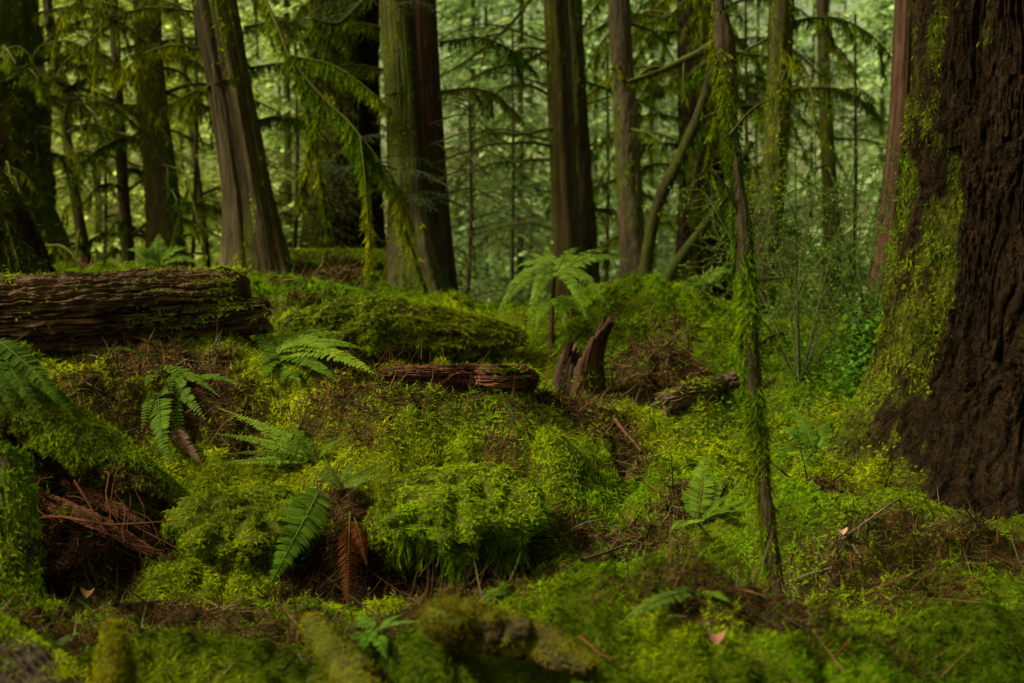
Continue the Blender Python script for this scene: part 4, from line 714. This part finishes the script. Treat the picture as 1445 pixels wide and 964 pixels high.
def huckleberry(label, dx, dy, d, ox=1.0, oy=1.0, tw=16):
    b0 = P(1130+dx,450+dy,d); b0[2] = gz(b0[0], b0[1])-.02; root = thing('huckleberry_bush', b0, label, 'shrub', 'wispy twiggy bushes right of the sapling'); lb = MB(); ends = []
    for s, (tx, ty) in enumerate([(1122,200),(1160,240),(1210,210),(1060,230),(1245,300),(1000,280),(1180,330),(1095,300),(1215,400),(1020,390),(1250,440),(1150,150)]):
        b = MB(); e = P(1130+dx+(tx-1130)*ox, 450+dy+(ty-450)*oy, d+rng.uniform(-.6, .6)); pa = catmull([b0, b0*.65+e*.35+np.array([0, 0, .12])+rng.normal(0, .03, 3), b0*.3+e*.7+rng.normal(0, .05, 3), e], 30); V, F, *_ = tube(pa, np.linspace(.006, .002, 30), 5); b.add(V, F, col3((.05,.06,.02)))
        for q in range(tw):
            st = pa[rng.integers(7, 30)]; p = [st]; dv = rdir(1)[0]*np.array([1, .6, .7])
            for z in range(4): dv = norm(dv+.75*rdir(1)[0]*np.array([1, .6, .8])); p.append(p[-1]+dv*rng.uniform(.03, .09))
            pb = catmull(p, 14); V, F, *_ = tube(pb, np.linspace(.0024, .001, 14), 4); b.add(V, F, col3((.06,.08,.012)))
            m = 13; k = rng.integers(2, 14, m); inst(lb, TB, pb[k], rdir(m), norm(np.array([0, -.5, 1])+.6*rdir(m)), rng.uniform(.010, .022, m), .011, .1, mixc(col3((.04,.09,.010)), col3((.11,.19,.025)), rng.random(m)))
        b.build('stem', M_TWIG, root)
    lb.build('foliage', M_FERN, root, smooth=False)
huckleberry('wispy bush of fine green twigs right of the sapling, the nearest and tallest', 0, 0, 6.8)
huckleberry('wispy green bush crowding the foot of the reddish cedar', 95, -15, 7.6, .7, .8)
huckleberry('dim twiggy bush directly behind the moss-draped sapling', -70, -20, 8.3, .8, .9)
huckleberry('low spreading green bush in front of the slim pale trunk', 40, 10, 9.5, 1.2, .7, 20)
sel = (GV[GF].mean(1)); w_ = np.exp(-((sel[:, 0]-1.95)/.5)**2-((sel[:, 1]-7.0)/1.3)**2)*(sel[:, 1] < 10)+.35*np.exp(-((sel[:, 0]-1.1)/.35)**2-((sel[:, 1]-5.9)/.5)**2); w_ = w_*((sel[:, 0] < 1.55) | (sel[:, 1] > 6.3))
pos, nn, k = scatter(GV, GF, w_, 5000); n = len(pos); pos[:, 2] += rng.gamma(2, .045, n)*np.exp(-((pos[:, 0]-1.9)/1.)**2)+.012; lb = MB()
inst(lb, TB, pos, norm(rdir(n)*np.array([1, 1, .4])), norm(np.array([0, -.3, 1])+.5*rdir(n)), rng.uniform(.012, .038, n), .015, .2, mixc(col3((.03,.085,.005)), col3((.10,.19,.010)), rng.random(n)))
o = lb.build('leafy_ground_cover', M_FERN, smooth=False); o['kind'] = 'stuff'; tag(o, 'bright green small-leaved plants covering the dip left of the huge fir', 'ground cover')
# ---------------------------------------------------------------- the far wood: one mass of blurred foliage on the hillside
fb = MB(); tb = MB(); ntree = 0
spots = []
for k in range(900):
    y = rng.uniform(17, 50); x = rng.uniform(-.52, .52)*y
    if all((x-a)**2+(y-b_)**2 > 2.5**2 for a, b_ in spots): spots.append((x, y))
    if len(spots) >= 84: break
for (x, y) in spots:
    z0 = gz(x, y); hgt = 1.3+y*.34-z0+rng.uniform(.3, 1.2); u = x/y; nb = int(46+hgt*4)
    tone = rng.random(); left = sstep(-.05, -.3, u)
    c0 = np.array([.12, .25, .05])*(1-left)+np.array([.18, .26, .03])*left; c1 = np.array([.66, .86, .38])*(1-left)+np.array([.72, .84, .18])*left
    c0 = c0*(.7+.5*tone); c1 = c1*(.75+.5*tone); R = rng.uniform(1.1, 2.0)
    V, F, *_ = tube(catmull([(x, y, z0-.3), (x, y, z0+hgt*.5), (x+.05, y, z0+hgt)], 10), np.linspace(.06, .03, 10), 8); tb.add(V, F, col3((.07,.08,.03)))
    for b_ in range(nb):
        zz = z0+hgt*rng.uniform(.03, 1); spray(fb, None, np.array([x, y, zz]), rng.uniform(0, 6.28), R*rng.uniform(.5, 1.1), .45, .08, 7, .13, c0*.8, c1*(1 if rng.random() > .25 else 1.5), wide=.5, T=TQ)  # some boughs made paler: sky highlights put into the leaf colour
o = fb.build('far_wood_foliage', M_FAR, smooth=False); o['kind'] = 'stuff'; tag(o, 'blurred pale green foliage of the far wood behind all the trunks', 'far foliage')
o = tb.build('far_wood_stems', M_BARK); o['kind'] = 'stuff'; tag(o, 'dim stems of the far wood lost in the foliage', 'far stems')
# leafy understorey beyond the crest and on the hill
n = 45000; y = 12.5+14*rng.random(n)**1.6; x = rng.uniform(-.55, .55, n)*y; cl = noise(np.stack([x*.9, y*.9], -1), 91)
pos = np.stack([x, y, ground_z(x, y)+rng.gamma(1.6, .22, n)*(1+cl)*np.clip((y-11)/6, .3, 1.6)], -1); lb = MB(); s = .05+.10*np.clip((y-13)/14, 0, 1); left = sstep(-.02, -.25, x/y)[:, None]
cc = mixc(col3((.12,.21,.04)), col3((.34,.50,.15)), np.clip(rng.normal(.5, .3, n)+.4*cl, 0, 1))*(1-left)+left*mixc(col3((.17,.23,.03)), col3((.46,.52,.09)), np.clip(rng.normal(.5, .3, n)+.4*cl, 0, 1))
inst(lb, TB, pos, norm(rdir(n)*np.array([1, 1, .6])), norm(np.array([0, -.3, 1])+.6*rdir(n)), s*rng.uniform(.7, 1.6, n), s*.7, .2, cc)
o = lb.build('understorey_leaves', M_FAR, smooth=False); o['kind'] = 'stuff'; tag(o, 'bright out-of-focus leaves of the low undergrowth beyond the crest', 'undergrowth')
# ---------------------------------------------------------------- light, world, camera
SUN_EL, SUN_AZ = 45, -106       # azimuth from +Y (clockwise positive)
w = bpy.data.worlds.new('World'); bpy.context.scene.world = w; w.use_nodes = True
bg = w.node_tree.nodes['Background']; sky = w.node_tree.nodes.new('ShaderNodeTexSky'); sky.sky_type = 'NISHITA'; sky.sun_disc = False
sky.sun_elevation = math.radians(SUN_EL); sky.sun_rotation = math.radians(SUN_AZ); sky.dust_density = 5.0; sky.air_density = 1.0; sky.ozone_density = .5
mxs = w.node_tree.nodes.new('ShaderNodeMix'); mxs.data_type = 'RGBA'; mxs.blend_type = 'MULTIPLY'; mxs.inputs[0].default_value = 1; mxs.inputs[7].default_value = (2.0, 1.75, .62, 1)
w.node_tree.links.new(sky.outputs[0], mxs.inputs[6]); w.node_tree.links.new(mxs.outputs[2], bg.inputs['Color']); bg.inputs['Strength'].default_value = .10
sl = bpy.data.lights.new('sun', 'SUN'); sl.energy = 5.0; sl.angle = math.radians(7); sl.color = (1, .95, .84)
so = bpy.data.objects.new('sun', sl); C.objects.link(so); so.location = (0, 0, 20)
az = math.radians(SUN_AZ); el = math.radians(SUN_EL)
sd_ = Vector((math.sin(az)*math.cos(el), math.cos(az)*math.cos(el), math.sin(el))); so.rotation_euler = sd_.to_track_quat('Z', 'Y').to_euler()
cam = bpy.data.cameras.new('camera'); co = bpy.data.objects.new('camera', cam); C.objects.link(co)
cam.sensor_width = 36; cam.lens = FPX/1445*36; cam.clip_end = 500; cam.clip_start = .05
co.location = CAM; co.rotation_euler = (math.radians(90)-PITCH, 0, 0)
cam.dof.use_dof = True; cam.dof.focus_distance = 4.5; cam.dof.aperture_fstop = 2.8; cam.dof.aperture_blades = 0
sc = bpy.context.scene; sc.camera = co
sc.view_settings.view_transform = 'Standard'; sc.view_settings.look = 'None'; sc.view_settings.exposure = 0
sc.cycles.max_bounces = 6; sc.cycles.diffuse_bounces = 3; sc.cycles.transmission_bounces = 3; sc.cycles.use_denoising = True
